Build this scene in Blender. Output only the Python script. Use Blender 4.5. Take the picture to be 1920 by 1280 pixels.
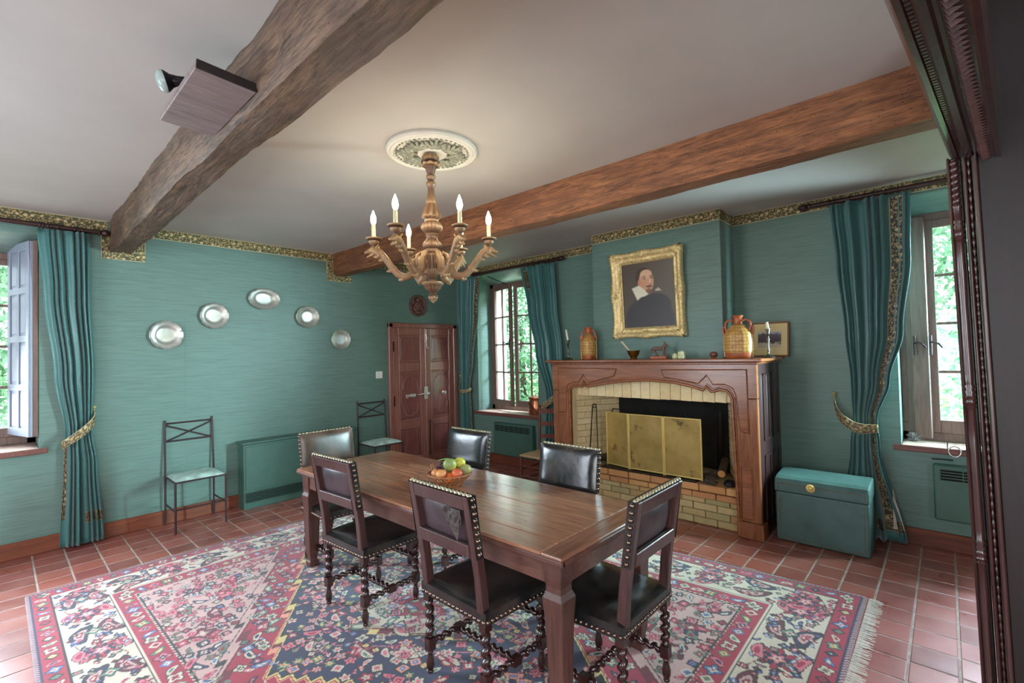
import bpy, math, random
import numpy as np
from mathutils import Vector, Matrix, noise as mnoise
random.seed(7)
R = math.radians
C = bpy.context.scene.collection
for o in list(bpy.data.objects): bpy.data.objects.remove(o)

# ------------------------------------------------------------------ camera
H = 1.6
YAW, PITCH, ROLL = 0.74147, 0.02302, -0.02351
fw = Vector((math.cos(YAW)*math.cos(PITCH), math.sin(YAW)*math.cos(PITCH), math.sin(PITCH)))
rt0 = Vector((math.sin(YAW), -math.cos(YAW), 0)); up0 = rt0.cross(fw)
rt = math.cos(ROLL)*rt0 + math.sin(ROLL)*up0
up = -math.sin(ROLL)*rt0 + math.cos(ROLL)*up0
cd = bpy.data.cameras.new('camera'); cam = bpy.data.objects.new('camera', cd); C.objects.link(cam)
m = Matrix((( rt.x, up.x, -fw.x, 0), (rt.y, up.y, -fw.y, 0), (rt.z, up.z, -fw.z, H), (0, 0, 0, 1)))
cam.matrix_world = m
cd.sensor_width = 36.0; cd.lens = 36.0*887.2/1920.0; cd.clip_start = 0.02; cd.clip_end = 300
bpy.context.scene.camera = cam

# ------------------------------------------------------------------ world and light
sc = bpy.context.scene
sc.view_settings.view_transform = 'Standard'
sc.view_settings.look = 'None'
sc.view_settings.gamma = 1.0
sc.view_settings.use_curve_mapping = False
sc.view_settings.exposure = 0.8
w = bpy.data.worlds.new('sky'); sc.world = w; w.use_nodes = True
wb = w.node_tree.nodes['Background']; wb.inputs[0].default_value = (0.80, 0.93, 1.0, 1); wb.inputs[1].default_value = 2.2

def area(name, loc, direction, sx, sy, power, color=(1, 1, 1), spread=180, portal=False):
    l = bpy.data.lights.new(name, 'AREA'); l.shape = 'RECTANGLE'; l.size = sx; l.size_y = sy
    l.energy = power; l.color = color; l.spread = R(spread)
    if portal: l.cycles.is_portal = True
    o = bpy.data.objects.new(name, l); C.objects.link(o); o.location = loc
    o.rotation_euler = Vector(direction).to_track_quat('-Z', 'Y').to_euler()
    return o
# added fill lamps along the windowless walls behind and beside the camera
area('daylight_fill', (-2.05, 3.6, 1.6), (1, .05, -.05), 1.3, 1.8, 50, (0.82, 0.90, 1.0))
area('daylight_fill', (-2.05, 0.4, 1.6), (1, .25, -.05), 1.3, 1.8, 46, (0.95, 0.96, 1.0))
area('daylight_fill', (-0.6, -2.35, 1.6), (.3, 1, -.08), 1.6, 2.0, 74, (0.92, 0.96, 1.0))
area('daylight_fill', (5.17, -.44, 1.72), (-.50, .86, -.16), .32, 1.6, 70, (0.62, 0.94, 1.0), 80)  # added lamp inside the right window opening, boosts its daylight
area('daylight_fill', (-.55, 6.02, 1.70), (.14, -1, -.62), .9, 1.6, 62, (0.72, 0.86, 1.0), 115)  # added lamp in the left window opening, brightens the floor below
# added lamps high outside each window in view, strengthening the sky light
area('sky_fill', (7.3, 4.7, 5.2), (-2.6, 0, -3.6), 2.4, 2.4, 420, (0.80, 0.92, 1.0))
area('sky_fill', (7.2, -0.3, 5.0), (-2.8, .3, -3.6), 2.4, 2.4, 2300, (0.70, 0.84, 1.0))
area('sky_fill', (-0.6, 8.3, 5.0), (.2, -3.0, -3.4), 2.4, 2.4, 420, (0.80, 0.92, 1.0))
sun = bpy.data.lights.new('sun', 'SUN'); sun.energy = 3.0; sun.angle = R(25); sun.color = (1.0, 0.97, 0.9)
so = bpy.data.objects.new('sun', sun); C.objects.link(so); so.location = (0, 0, 12)
so.rotation_euler = Vector((.55, .45, -1.0)).to_track_quat('-Z', 'Y').to_euler()

# ------------------------------------------------------------------ helpers
def srgb(r, g, b):
    f = lambda c: (c/255/12.92 if c/255 <= .04045 else ((c/255+.055)/1.055)**2.4)
    return (f(r), f(g), f(b), 1)

class MB:
    """collects polygons; build() links them as ONE mesh object"""
    def __init__(s): s.v = []; s.f = []; s.m = []; s.uv = {}; s.cur = 0
    def add(s, vs, fs, uvs=None):
        n = len(s.v); s.v += [tuple(p) for p in vs]
        for i, f in enumerate(fs):
            if uvs: s.uv[len(s.f)] = uvs[i]
            s.f.append(tuple(n+j for j in f)); s.m.append(s.cur)
        return s
    def box(s, x0, x1, y0, y1, z0, z1, M=None):
        vs = [Vector((x, y, z)) for z in (z0, z1) for y in (y0, y1) for x in (x0, x1)]
        if M: vs = [M @ p for p in vs]
        return s.add(vs, [(0, 2, 3, 1), (4, 5, 7, 6), (0, 1, 5, 4), (2, 6, 7, 3), (0, 4, 6, 2), (1, 3, 7, 5)])
    def beam(s, a, b, wx, wz, upv=(0, 0, 1), tw=None):
        """square bar from a to b"""
        a = Vector(a); b = Vector(b); d = (b-a).normalized(); u = Vector(upv)
        x = d.cross(u)
        if x.length < 1e-4: x = d.cross(Vector((1, 0, 0)))
        x.normalize(); y = x.cross(d)
        tw = tw or (1, 1); vs = []
        for p, k in ((a, tw[0]), (b, tw[1])):
            for sx, sy in ((-1, -1), (1, -1), (1, 1), (-1, 1)): vs.append(p + x*sx*wx/2*k + y*sy*wz/2*k)
        return s.add(vs, [(3, 2, 1, 0), (4, 5, 6, 7), (0, 1, 5, 4), (1, 2, 6, 5), (2, 3, 7, 6), (3, 0, 4, 7)])
    def tube(s, pts, r, n=8, caps=True, closed=False):
        pts = [Vector(p) for p in pts]; N = len(pts)
        rr = r if isinstance(r, (list, tuple)) else [r]*N
        prev = None; rings = []
        for i, p in enumerate(pts):
            if closed: t = pts[(i+1) % N]-pts[i-1]
            else: t = pts[min(i+1, N-1)]-pts[max(i-1, 0)]
            t.normalize()
            if prev is None:
                x = t.cross(Vector((0, 0, 1)))
                if x.length < .05: x = t.cross(Vector((1, 0, 0)))
            else: x = prev - t*prev.dot(t)
            x.normalize(); prev = x; y = t.cross(x)
            rings.append([p + (x*math.cos(2*math.pi*k/n) + y*math.sin(2*math.pi*k/n))*rr[i] for k in range(n)])
        vs = [q for rg in rings for q in rg]; fs = []
        for i in range(N if closed else N-1):
            j = (i+1) % N
            for k in range(n): fs.append((i*n+k, i*n+(k+1) % n, j*n+(k+1) % n, j*n+k))
        if caps and not closed: fs += [tuple(range(n))[::-1], tuple((N-1)*n+k for k in range(n))]
        return s.add(vs, fs)
    def lathe(s, prof, n=24, M=None, mod=None, phase=0, caps=True, arc=None):
        """prof = [(r, z)...]; mod(angle, i, r) -> r"""
        vs = []; fs = []; K = len(prof)
        for i, (r, z) in enumerate(prof):
            for k in range(n):
                a = phase+2*math.pi*k/n; q = mod(a, i, r) if mod else r
                vs.append(Vector((q*math.cos(a), q*math.sin(a), z)))
        if M: vs = [M @ p for p in vs]
        for i in range(K-1):
            for k in range(n): fs.append((i*n+k, i*n+(k+1) % n, (i+1)*n+(k+1) % n, (i+1)*n+k))
        if caps:
            if prof[0][0] > 1e-4: fs.append(tuple(range(n))[::-1])
            if prof[-1][0] > 1e-4: fs.append(tuple((K-1)*n+k for k in range(n)))
        return s.add(vs, fs)
    def sphere(s, c, r, n=12, M=None, sc=(1, 1, 1)):
        prof = [(r*math.sin(math.pi*i/(n//2)), -r*math.cos(math.pi*i/(n//2))) for i in range(n//2+1)]
        T = Matrix.Translation(c) @ (M or Matrix()) @ Matrix.Diagonal((*sc, 1))
        return s.lathe(prof, n, T, caps=False)
    def prism(s, poly, t0, t1, to):
        """poly 2-D outline, to(u, v, t) -> world"""
        n = len(poly); vs = [to(u, v, t0) for u, v in poly]+[to(u, v, t1) for u, v in poly]
        fs = [tuple(range(n))[::-1], tuple(range(n, 2*n))]+[(i, (i+1) % n, n+(i+1) % n, n+i) for i in range(n)]
        return s.add(vs, fs)
    def grid(s, fn, nu, nv, uv=None):
        vs = [fn(i/nu, j/nv) for j in range(nv+1) for i in range(nu+1)]; fs = []; uvs = []
        for j in range(nv):
            for i in range(nu):
                a = j*(nu+1)+i; fs.append((a, a+1, a+nu+2, a+nu+1))
                if uv: uvs.append([uv(i/nu, j/nv), uv((i+1)/nu, j/nv), uv((i+1)/nu, (j+1)/nv), uv(i/nu, (j+1)/nv)])
        return s.add(vs, fs, uvs or None)
    def mesh(s, name, mats, smooth=None):
        me = bpy.data.meshes.new(name); me.from_pydata([tuple(v) for v in s.v], [], s.f)
        for mt in (mats if isinstance(mats, (list, tuple)) else [mats]): me.materials.append(mt)
        if len(me.materials) > 1: me.polygons.foreach_set('material_index', s.m)
        if s.uv:
            l = me.uv_layers.new(name='UVMap')
            for fi, u in s.uv.items():
                p = me.polygons[fi]
                for k, li in enumerate(p.loop_indices): l.data[li].uv = u[k]
        if smooth: me.shade_smooth(); me.set_sharp_from_angle(angle=R(smooth))
        me.update(); return me
    def build(s, name, mats, parent=None, smooth=None, bev=0, world=False, label=None, cat=None, group=None, kind=None, fixn=True, seg=1):
        loc = Vector((0, 0, 0))
        if parent is None:
            xs = [p[0] for p in s.v]; ys = [p[1] for p in s.v]; zs = [p[2] for p in s.v]
            loc = Vector(((min(xs)+max(xs))/2, (min(ys)+max(ys))/2, min(zs))); off = loc
        else:
            off = wloc(parent) if world else Vector((0, 0, 0))
        if off.length > 0: s.v = [(p[0]-off.x, p[1]-off.y, p[2]-off.z) for p in s.v]
        me = s.mesh(name, mats, smooth)
        if fixn:
            import bmesh
            bm = bmesh.new(); bm.from_mesh(me); bmesh.ops.recalc_face_normals(bm, faces=bm.faces); bm.to_mesh(me); bm.free()
        o = bpy.data.objects.new(name, me); C.objects.link(o); o.parent = parent; o.location = loc
        if bev:
            b = o.modifiers.new('bevel', 'BEVEL'); b.width = bev; b.segments = seg; b.limit_method = 'ANGLE'; b.angle_limit = R(40)
        return tag(o, label, cat, group, kind)

def wloc(o):
    l = Vector((0, 0, 0))
    while o: l += o.location; o = o.parent
    return l
def tag(o, label=None, cat=None, group=None, kind=None):
    if label: o['label'] = label
    if cat: o['category'] = cat
    if group: o['group'] = group
    if kind: o['kind'] = kind
    return o
def root(name, loc, label, cat, group=None, rz=0, kind=None):
    o = bpy.data.objects.new(name, None); C.objects.link(o); o.location = loc; o.rotation_euler = (0, 0, rz)
    o.empty_display_size = .05
    return tag(o, label, cat, group, kind)
def inst(name, me, parent, loc, rot=(0, 0, 0), sc=(1, 1, 1)):
    o = bpy.data.objects.new(name, me); C.objects.link(o); o.parent = parent
    o.location = loc; o.rotation_euler = rot; o.scale = sc; return o
def kids(o): return [c for c in bpy.data.objects if c.parent == o]
def copy_tree(o, parent=None):
    c = o.copy(); C.objects.link(c); c.parent = parent
    for ch in kids(o): copy_tree(ch, c)
    return c

# ------------------------------------------------------------------ materials
class NT:
    def __init__(s, name):
        s.mat = bpy.data.materials.new(name); s.mat.use_nodes = True; s.t = s.mat.node_tree
        s.p = s.t.nodes['Principled BSDF']; s.out = s.t.nodes['Material Output']
    def n(s, typ, **k):
        nd = s.t.nodes.new(typ)
        for a, b in k.items():
            if a.startswith('i_'): nd.inputs[a[2:].replace('_', ' ')].default_value = b
            else: setattr(nd, a, b)
        return nd
    def l(s, a, b): s.t.links.new(a, b)
    def coord(s, scale=(1, 1, 1), kind='Object'):
        c = s.n('ShaderNodeTexCoord'); mp = s.n('ShaderNodeMapping'); mp.inputs['Scale'].default_value = scale
        s.l(c.outputs[kind], mp.inputs[0]); return mp.outputs[0]
    def noise(s, vec, scale=5, detail=4, rough=.55, dist=0):
        nd = s.n('ShaderNodeTexNoise'); nd.inputs['Scale'].default_value = scale; nd.inputs['Detail'].default_value = detail
        nd.inputs['Roughness'].default_value = rough; nd.inputs['Distortion'].default_value = dist
        if vec: s.l(vec, nd.inputs['Vector'])
        return nd.outputs['Fac']
    def ramp(s, fac, stops):
        r = s.n('ShaderNodeValToRGB'); e = r.color_ramp.elements
        while len(e) < len(stops): e.new(.5)
        for k, (p, c) in enumerate(stops): e[k].position = p; e[k].color = c if len(c) == 4 else (*c, 1)
        s.l(fac, r.inputs[0]); return r.outputs[0]
    def mix(s, fac, a, b, mode='MIX'):
        x = s.n('ShaderNodeMix'); x.data_type = 'RGBA'; x.blend_type = mode
        for v, i in ((fac, 0), (a, 6), (b, 7)):
            if isinstance(v, (float, int)): x.inputs[i].default_value = v
            elif isinstance(v, tuple): x.inputs[i].default_value = v
            else: s.l(v, x.inputs[i])
        return x.outputs[2]
    def math(s, op, a, b=None, c=None):
        x = s.n('ShaderNodeMath'); x.operation = op
        for v, i in ((a, 0), (b, 1), (c, 2)):
            if v is None: continue
            if isinstance(v, (float, int)): x.inputs[i].default_value = v
            else: s.l(v, x.inputs[i])
        return x.outputs[0]
    def bump(s, h, strength=.3, dist=.01):
        b = s.n('ShaderNodeBump'); b.inputs['Strength'].default_value = strength; b.inputs['Distance'].default_value = dist
        s.l(h, b.inputs['Height']); s.l(b.outputs[0], s.p.inputs['Normal']); return s
    def set(s, col=None, rough=None, metal=None, spec=None, **k):
        if col is not None:
            if isinstance(col, tuple): s.p.inputs['Base Color'].default_value = col
            else: s.l(col, s.p.inputs['Base Color'])
        if rough is not None:
            if isinstance(rough, (float, int)): s.p.inputs['Roughness'].default_value = rough
            else: s.l(rough, s.p.inputs['Roughness'])
        if metal is not None: s.p.inputs['Metallic'].default_value = metal
        if spec is not None: s.p.inputs['Specular IOR Level'].default_value = spec
        for a, b in k.items(): s.p.inputs[a.replace('_', ' ')].default_value = b
        return s

def plain(name, rgb, rough=.6, metal=0, var=.12, nscale=8, bump=0, spec=.5):
    t = NT(name); c = srgb(*rgb); v = t.coord()
    n = t.noise(v, nscale, 4)
    d = tuple(x*(1-var*1.6) for x in c[:3])+(1,); b = tuple(min(1, x*(1+var*1.2)) for x in c[:3])+(1,)
    t.set(t.ramp(n, [(.3, d), (.7, b)]), rough, metal, spec)
    if bump: t.bump(t.noise(v, nscale*5, 3), bump, .004)
    return t.mat
def wood(name, dark, light, axis='x', rough=.45, grain=1.0, bump=.25, rnd=0, coat=0):
    t = NT(name); s = {'x': (1.2, 14, 14), 'y': (14, 1.2, 14), 'z': (14, 14, 1.2)}[axis]
    v = t.coord(tuple(q*grain for q in s)); v2 = t.coord(tuple(q*grain*.35 for q in s))
    n1 = t.noise(v, 3.5, 8, .62, .6); n2 = t.noise(v2, 2.0, 3)
    d, l = srgb(*dark), srgb(*light)
    c = t.ramp(n1, [(.28, d), (.5, tuple((a+b)/2 for a, b in zip(d, l))), (.72, l)])
    c = t.mix(t.ramp(n2, [(.35, (0, 0, 0, 1)), (.7, (.55, .55, .55, 1))]), c, d)
    if rnd:
        oi = t.n('ShaderNodeObjectInfo'); hsv = t.n('ShaderNodeHueSaturation')
        t.l(t.math('MULTIPLY_ADD', oi.outputs['Random'], rnd, 1-rnd/2), hsv.inputs['Value']); t.l(c, hsv.inputs['Color']); c = hsv.outputs[0]
    t.set(c, rough)
    if coat: t.p.inputs['Coat Weight'].default_value = coat; t.p.inputs['Coat Roughness'].default_value = .18
    if bump: t.bump(n1, bump, .004)
    return t.mat

M = {}
# silk wallpaper with horizontal slubs
def wallpaper(name, ax, rgb=(99, 128, 119)):
    t = NT(name); c = srgb(*rgb)
    s = (1.6, 1.6, 42) if ax == 'x' else (1.6, 1.6, 42)
    v = t.coord(s); v2 = t.coord((3.2, 3.2, 120)); n1 = t.noise(v, 2.0, 6, .6, .8); n2 = t.noise(v2, 2.0, 4, .6)
    col = t.ramp(n1, [(.32, tuple(x*.70 for x in c[:3])), (.5, c), (.66, tuple(x*1.20 for x in c[:3]))])
    col = t.mix(.35, col, t.ramp(n2, [(.35, tuple(x*.76 for x in c[:3])), (.65, tuple(x*1.12 for x in c[:3]))]))
    t.set(col, .42, spec=.5); t.bump(n1, .25, .002)
    t.p.inputs['Sheen Weight'].default_value = .15
    return t.mat
M['paper'] = wallpaper('silk_wallpaper', 'x')
t = NT('plaster_ceiling'); v = t.coord(); n = t.noise(v, 1.1, 5); n2 = t.noise(v, 9, 5)
t.set(t.ramp(n, [(.3, srgb(180, 177, 172)), (.7, srgb(194, 191, 186))]), .75); t.bump(n2, .12, .004); M['ceiling'] = t.mat
# terracotta tiles, colour varies from tile to tile
t = NT('terracotta_tile'); oi = t.n('ShaderNodeObjectInfo'); ge = t.n('ShaderNodeNewGeometry'); v = t.coord(kind='Object')
rr = t.math('FRACT', t.math('ADD', oi.outputs['Random'], ge.outputs['Random Per Island']))
c = t.ramp(rr, [(0, srgb(120, 62, 54)), (.35, srgb(146, 78, 66)), (.7, srgb(158, 86, 72)), (1, srgb(134, 68, 64))])
gp = t.n('ShaderNodeMapping'); t.l(ge.outputs['Position'], gp.inputs[0])
n = t.noise(gp.outputs[0], 5, 3, .5)
c = t.mix(t.ramp(n, [(.35, (0, 0, 0, 1)), (.75, (.3, .3, .3, 1))]), c, srgb(190, 138, 124))
t.set(c, t.math('MULTIPLY_ADD', n, .16, .22), spec=.7); t.bump(t.noise(gp.outputs[0], 40, 3), .10, .003); M['tile'] = t.mat
M['grout'] = plain('floor_grout', (166, 154, 144), .85, var=.2, nscale=20)
M['base'] = wood('baseboard_wood', (92, 44, 26), (150, 82, 52), 'x', .5)
M['basey'] = wood('baseboard_wood_y', (86, 40, 26), (138, 74, 50), 'y', .5)
def beam_wood(name, d, l, k):
    t = NT(name); v = t.coord((9, .8, 9)); v2 = t.coord((1.4, .7, 1.4)); n1 = t.noise(v, 3, 8, .65, 1.2); n2 = t.noise(v2, 2.5, 4)
    n3 = t.noise(t.coord((30, 3.0, 30)), 3, 6, .7, .4); c = t.ramp(t.math('ADD', t.math('MULTIPLY', n1, .5), t.math('MULTIPLY', n3, .5)), [(.38, srgb(*d)), (.62, srgb(*l))]); c = t.mix(t.ramp(n2, [(.4, (0, 0, 0, 1)), (.65, (.7, .7, .7, 1))]), c, srgb(*k))
    vo = t.n('ShaderNodeTexVoronoi'); vo.inputs['Scale'].default_value = 34; t.l(t.coord(), vo.inputs['Vector'])
    c = t.mix(t.ramp(vo.outputs['Distance'], [(.06, (1, 1, 1, 1)), (.14, (0, 0, 0, 1))]), c, srgb(34, 20, 15))
    t.set(c, .6); t.bump(n1, .9, .012); return t.mat
M['beam1'] = beam_wood('old_beam_wood_grey', (42, 30, 24), (146, 116, 92), (68, 50, 42))
M['beam2'] = beam_wood('old_beam_wood_brown', (70, 40, 26), (172, 112, 70), (100, 62, 42))
# woven flower frieze used on the wall border and the curtains (uses UV: u metres, v 0..1)
def frieze(name, ground, gold, gold2, line, sc=26, asp=.1):
    t = NT(name); tc = t.n('ShaderNodeTexCoord'); sep = t.n('ShaderNodeSeparateXYZ'); t.l(tc.outputs['UV'], sep.inputs[0])
    mp = t.n('ShaderNodeMapping'); mp.inputs['Scale'].default_value = (1, asp, 1); t.l(tc.outputs['UV'], mp.inputs[0])
    nz = t.n('ShaderNodeTexNoise'); nz.inputs['Scale'].default_value = sc*.9; nz.inputs['Detail'].default_value = 2; t.l(mp.outputs[0], nz.inputs['Vector'])
    mixv = t.n('ShaderNodeMix'); mixv.data_type = 'VECTOR'; mixv.inputs[0].default_value = .02
    t.l(mp.outputs[0], mixv.inputs[4]); t.l(nz.outputs['Color'], mixv.inputs[5])
    vo = t.n('ShaderNodeTexVoronoi'); vo.inputs['Scale'].default_value = sc*2.2; t.l(mixv.outputs[1], vo.inputs['Vector'])
    vo2 = t.n('ShaderNodeTexVoronoi'); vo2.inputs['Scale'].default_value = sc*.75; vo2.inputs['Randomness'].default_value = .35; t.l(mp.outputs[0], vo2.inputs['Vector'])
    wv = t.math('SINE', t.math('MULTIPLY', sep.outputs[0], 48.0))
    vine = t.math('ABSOLUTE', t.math('SUBTRACT', sep.outputs[1], t.math('MULTIPLY_ADD', wv, .20, .5)))
    c = t.mix(t.ramp(vo.outputs['Distance'], [(.36, (1, 1, 1, 1)), (.46, (0, 0, 0, 1))]), srgb(*ground), srgb(*gold))
    c = t.mix(t.ramp(vine, [(.02, (.7, .7, .7, 1)), (.04, (0, 0, 0, 1))]), c, srgb(*gold))
    c = t.mix(t.ramp(vo2.outputs['Distance'], [(.22, (1, 1, 1, 1)), (.28, (0, 0, 0, 1))]), c, srgb(*gold2))
    e = t.math('ABSOLUTE', t.math('SUBTRACT', sep.outputs[1], .5))
    c = t.mix(t.ramp(e, [(.415, (0, 0, 0, 1)), (.425, (1, 1, 1, 1)), (.445, (1, 1, 1, 1)), (.455, (0, 0, 0, 1))]), c, srgb(*[int(x*.45) for x in ground]))
    c = t.mix(t.ramp(e, [(.45, (0, 0, 0, 1)), (.46, (1, 1, 1, 1))]), c, srgb(*line))
    t.set(c, .6); return t.mat
M['frieze'] = frieze('woven_frieze', (84, 84, 56), (186, 158, 106), (212, 190, 140), (214, 200, 154), 26)
M['braid'] = frieze('curtain_braid', (44, 50, 40), (150, 124, 86), (184, 158, 116), (178, 156, 116), 26, .08)
M['tieb'] = frieze('tieback_braid', (92, 82, 56), (176, 152, 106), (194, 174, 130), (206, 190, 148), 30, .06)
# satin curtain
t = NT('satin_curtain'); v = t.coord((6, 6, 90)); n = t.noise(v, 3, 4); c = srgb(62, 112, 110)
t.set(t.ramp(n, [(.3, tuple(x*.85 for x in c[:3])), (.7, tuple(x*1.15 for x in c[:3]))]), .36, spec=.6)
t.p.inputs['Sheen Weight'].default_value = .25; M['satin'] = t.mat
M['lining'] = plain('curtain_lining', (222, 206, 192), .8)
M['rod'] = wood('dark_turned_wood', (38, 20, 18), (70, 38, 32), 'y', .35)
M['doorw'] = wood('walnut_door', (128, 78, 68), (172, 118, 104), 'z', .28, coat=.4)
M['doorp'] = wood('walnut_panel', (112, 62, 58), (152, 98, 90), 'z', .24, coat=.5)
M['mantel'] = wood('cherry_mantel', (104, 54, 28), (176, 108, 64), 'y', .3, coat=.4, bump=.15)
M['mantelz'] = wood('cherry_mantel_upright', (98, 52, 30), (168, 104, 64), 'z', .32, coat=.35, bump=.15)
M['mantelshade'] = wood('cherry_mantel_shaded', (34, 16, 16), (62, 28, 28), 'z', .35, coat=.3)  # cherry darkened so the shade on the mantel's sides is in the colour
M['table'] = wood('oak_table_board', (128, 82, 60), (188, 134, 102), 'y', .22, bump=.35, rnd=.22, coat=.6)
M['tableleg'] = wood('oak_table_leg', (66, 40, 36), (106, 70, 60), 'z', .42)
M['apron'] = wood('oak_table_apron', (74, 46, 40), (118, 78, 66), 'y', .45)
M['chairw'] = wood('oak_chair_wood', (50, 30, 30), (88, 58, 56), 'z', .34, coat=.3, bump=.12)
M['chaird'] = wood('dark_turned_chair_wood', (34, 16, 15), (66, 34, 32), 'z', .24, coat=.5, bump=.08)
t = NT('black_leather'); v = t.coord(); n = t.noise(v, 5, 5, .6, .5); nf = t.noise(v, 140, 3); n3 = t.noise(v, 18, 4)
c = t.mix(t.ramp(n, [(.45, (0, 0, 0, 1)), (.75, (.6, .6, .6, 1))]), srgb(26, 27, 28), srgb(74, 62, 54))
t.set(c, t.math('MULTIPLY_ADD', n, .24, .10), spec=.7); t.bump(t.math('ADD', t.math('MULTIPLY', t.noise(v, 7, 3), 1.6), t.math('MULTIPLY', nf, .10)), .3, .006); M['leather'] = t.mat
M['nail'] = plain('brass_nail', (224, 214, 184), .28, .9)
M['naild'] = plain('dark_nail', (128, 108, 98), .25, 1.0)
M['doorsilver'] = plain('door_hardware', (214, 210, 202), .3, .45)
M['iron'] = plain('black_iron', (38, 34, 38), .42, .7)
M['iron2'] = plain('brown_lacquered_metal', (70, 52, 54), .35, .5)
M['silk'] = plain('pale_green_seat', (184, 208, 200), .5, var=.25, nscale=14)
M['gpaint'] = plain('green_heater_paint', (66, 100, 88), .42, var=.06)
M['gpaintd'] = plain('green_heater_dark', (30, 52, 46), .5, var=.06)
M['black'] = plain('black_void', (10, 10, 10), .9, var=.02)
t = NT('pewter'); v = t.coord(); n = t.noise(v, 12, 4); t.set(t.ramp(n, [(.3, srgb(176, 176, 168)), (.7, srgb(208, 208, 200))]), .34, .7); t.bump(n, .1, .003); M['pewter'] = t.mat
M['silver'] = plain('old_silver', (134, 130, 122), .34, 1.0)
M['medal'] = plain('carved_brown_relief', (104, 68, 62), .5, var=.3, nscale=30, bump=.5)
M['white'] = plain('white_plastic', (232, 232, 228), .35, var=.02)
M['brass'] = plain('polished_brass', (224, 196, 118), .3, .6, var=.06)
M['steel'] = plain('steel', (170, 168, 165), .25, 1.0, var=.06)
M['winw'] = wood('window_frame_wood', (92, 70, 62), (140, 112, 102), 'z', .45)
M['winlt'] = plain('painted_shutter', (150, 158, 176), .45, var=.04)
M['sill'] = plain('sill_tiles', (204, 176, 160), .35, var=.15, nscale=10)
M['sillw'] = wood('sill_edge_wood', (96, 54, 48), (136, 86, 76), 'y', .4)
M['stone'] = plain('white_limestone', (238, 234, 224), .8, var=.04)
t = NT('window_glass'); tr = t.n('ShaderNodeBsdfTransparent'); gl = t.n('ShaderNodeBsdfGlossy'); gl.inputs['Roughness'].default_value = .02
mx = t.n('ShaderNodeMixShader'); fr = t.n('ShaderNodeFresnel'); fr.inputs[0].default_value = 1.3
t.l(fr.outputs[0], mx.inputs[0]); t.l(tr.outputs[0], mx.inputs[1]); t.l(gl.outputs[0], mx.inputs[2]); t.l(mx.outputs[0], t.out.inputs[0]); M['glass'] = t.mat
def brickmat(name, stops, rough=.85, soot=None):
    t = NT(name); oi = t.n('ShaderNodeObjectInfo'); v = t.coord(); n = t.noise(v, 22, 5); n0 = t.noise(v, 5, 3)
    c = t.ramp(oi.outputs['Random'], [(i/(len(stops)-1), srgb(*s)) for i, s in enumerate(stops)])
    c = t.mix(t.ramp(n, [(.40, (0, 0, 0, 1)), (.8, (.25, .25, .25, 1))]), c, srgb(*[int(x*.62) for x in stops[0]]))
    t.set(c, rough); t.bump(n, .4, .006); return t.mat
M['brickr'] = brickmat('hearth_brick', [(190, 134, 84), (204, 154, 98), (180, 122, 80), (196, 146, 96)])
M['bricky'] = brickmat('hearth_front_brick', [(182, 164, 116), (196, 172, 124), (186, 146, 96), (166, 152, 106), (190, 160, 110)])
M['brickc'] = brickmat('cream_brick', [(226, 202, 152), (232, 212, 168), (216, 190, 140), (228, 206, 158)])
M['brickk'] = brickmat('sooty_brick', [(30, 28, 22), (40, 36, 28), (24, 22, 18)])
M['plasterc'] = plain('cream_plaster', (222, 200, 154), .85, var=.06)
M['mortar'] = plain('mortar', (176, 156, 116), .9, var=.2, nscale=20)
M['mortarc'] = plain('pale_mortar', (198, 170, 118), .9, var=.15, nscale=20)
M['soot'] = plain('soot', (22, 21, 19), .95, var=.3)
M['ash'] = plain('ash', (128, 120, 108), .95, var=.5, nscale=40, bump=.6)
M['bark'] = plain('bark', (82, 70, 56), .9, var=.4, nscale=30, bump=.6)
M['logend'] = plain('cut_log_end', (206, 140, 84), .7)
t = NT('amber_brass_screen'); v = t.coord(); n = t.noise(v, 5, 5, .6); n2 = t.noise(v, 8, 4)
col = t.ramp(n, [(.3, srgb(176, 144, 76)), (.6, srgb(212, 178, 104)), (.8, srgb(190, 150, 84))])
col = t.mix(t.ramp(n2, [(.60, (0, 0, 0, 1)), (.70, (.75, .75, .75, 1))]), col, srgb(84, 54, 26))
t.set(col, .42, .25); tr = t.n('ShaderNodeBsdfTransparent'); tr.inputs[0].default_value = (.95, .72, .35, 1); mx = t.n('ShaderNodeMixShader'); mx.inputs[0].default_value = .6
t.l(tr.outputs[0], mx.inputs[1]); t.l(t.p.outputs[0], mx.inputs[2]); t.l(mx.outputs[0], t.out.inputs[0]); M['screen'] = t.mat
M['wax'] = plain('candle_wax', (236, 228, 206), .45, var=.03)
M['terra'] = plain('terracotta_glaze', (176, 92, 52), .35, var=.25, nscale=14)
M['ochre'] = plain('ochre_glaze', (196, 150, 70), .35, var=.35, nscale=20)
t = NT('ochre_tile_glaze'); v = t.coord(); sp_x = t.n('ShaderNodeSeparateXYZ'); t.l(v, sp_x.inputs[0])
an_ = t.math('ARCTAN2', sp_x.outputs[1], sp_x.outputs[0]); f1 = t.math('FRACT', t.math('MULTIPLY', an_, 3.2)); f2 = t.math('FRACT', t.math('MULTIPLY', sp_x.outputs[2], 34.0))
g1 = t.math('MAXIMUM', t.math('LESS_THAN', f1, .10), t.math('LESS_THAN', f2, .14)); n = t.noise(v, 30, 4)
t.set(t.mix(t.math('MULTIPLY', g1, .75), t.ramp(n, [(.3, srgb(176, 122, 62)), (.55, srgb(206, 162, 88)), (.75, srgb(190, 128, 76))]), srgb(112, 66, 38)), .4); M['ochre'] = t.mat
M['bronze'] = plain('bronze', (150, 112, 56), .3, .9, var=.2)
M['bone'] = plain('ivory_pestle', (214, 196, 166), .4)
M['horse'] = plain('carved_horse', (112, 84, 70), .5, var=.3, nscale=40)
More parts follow.
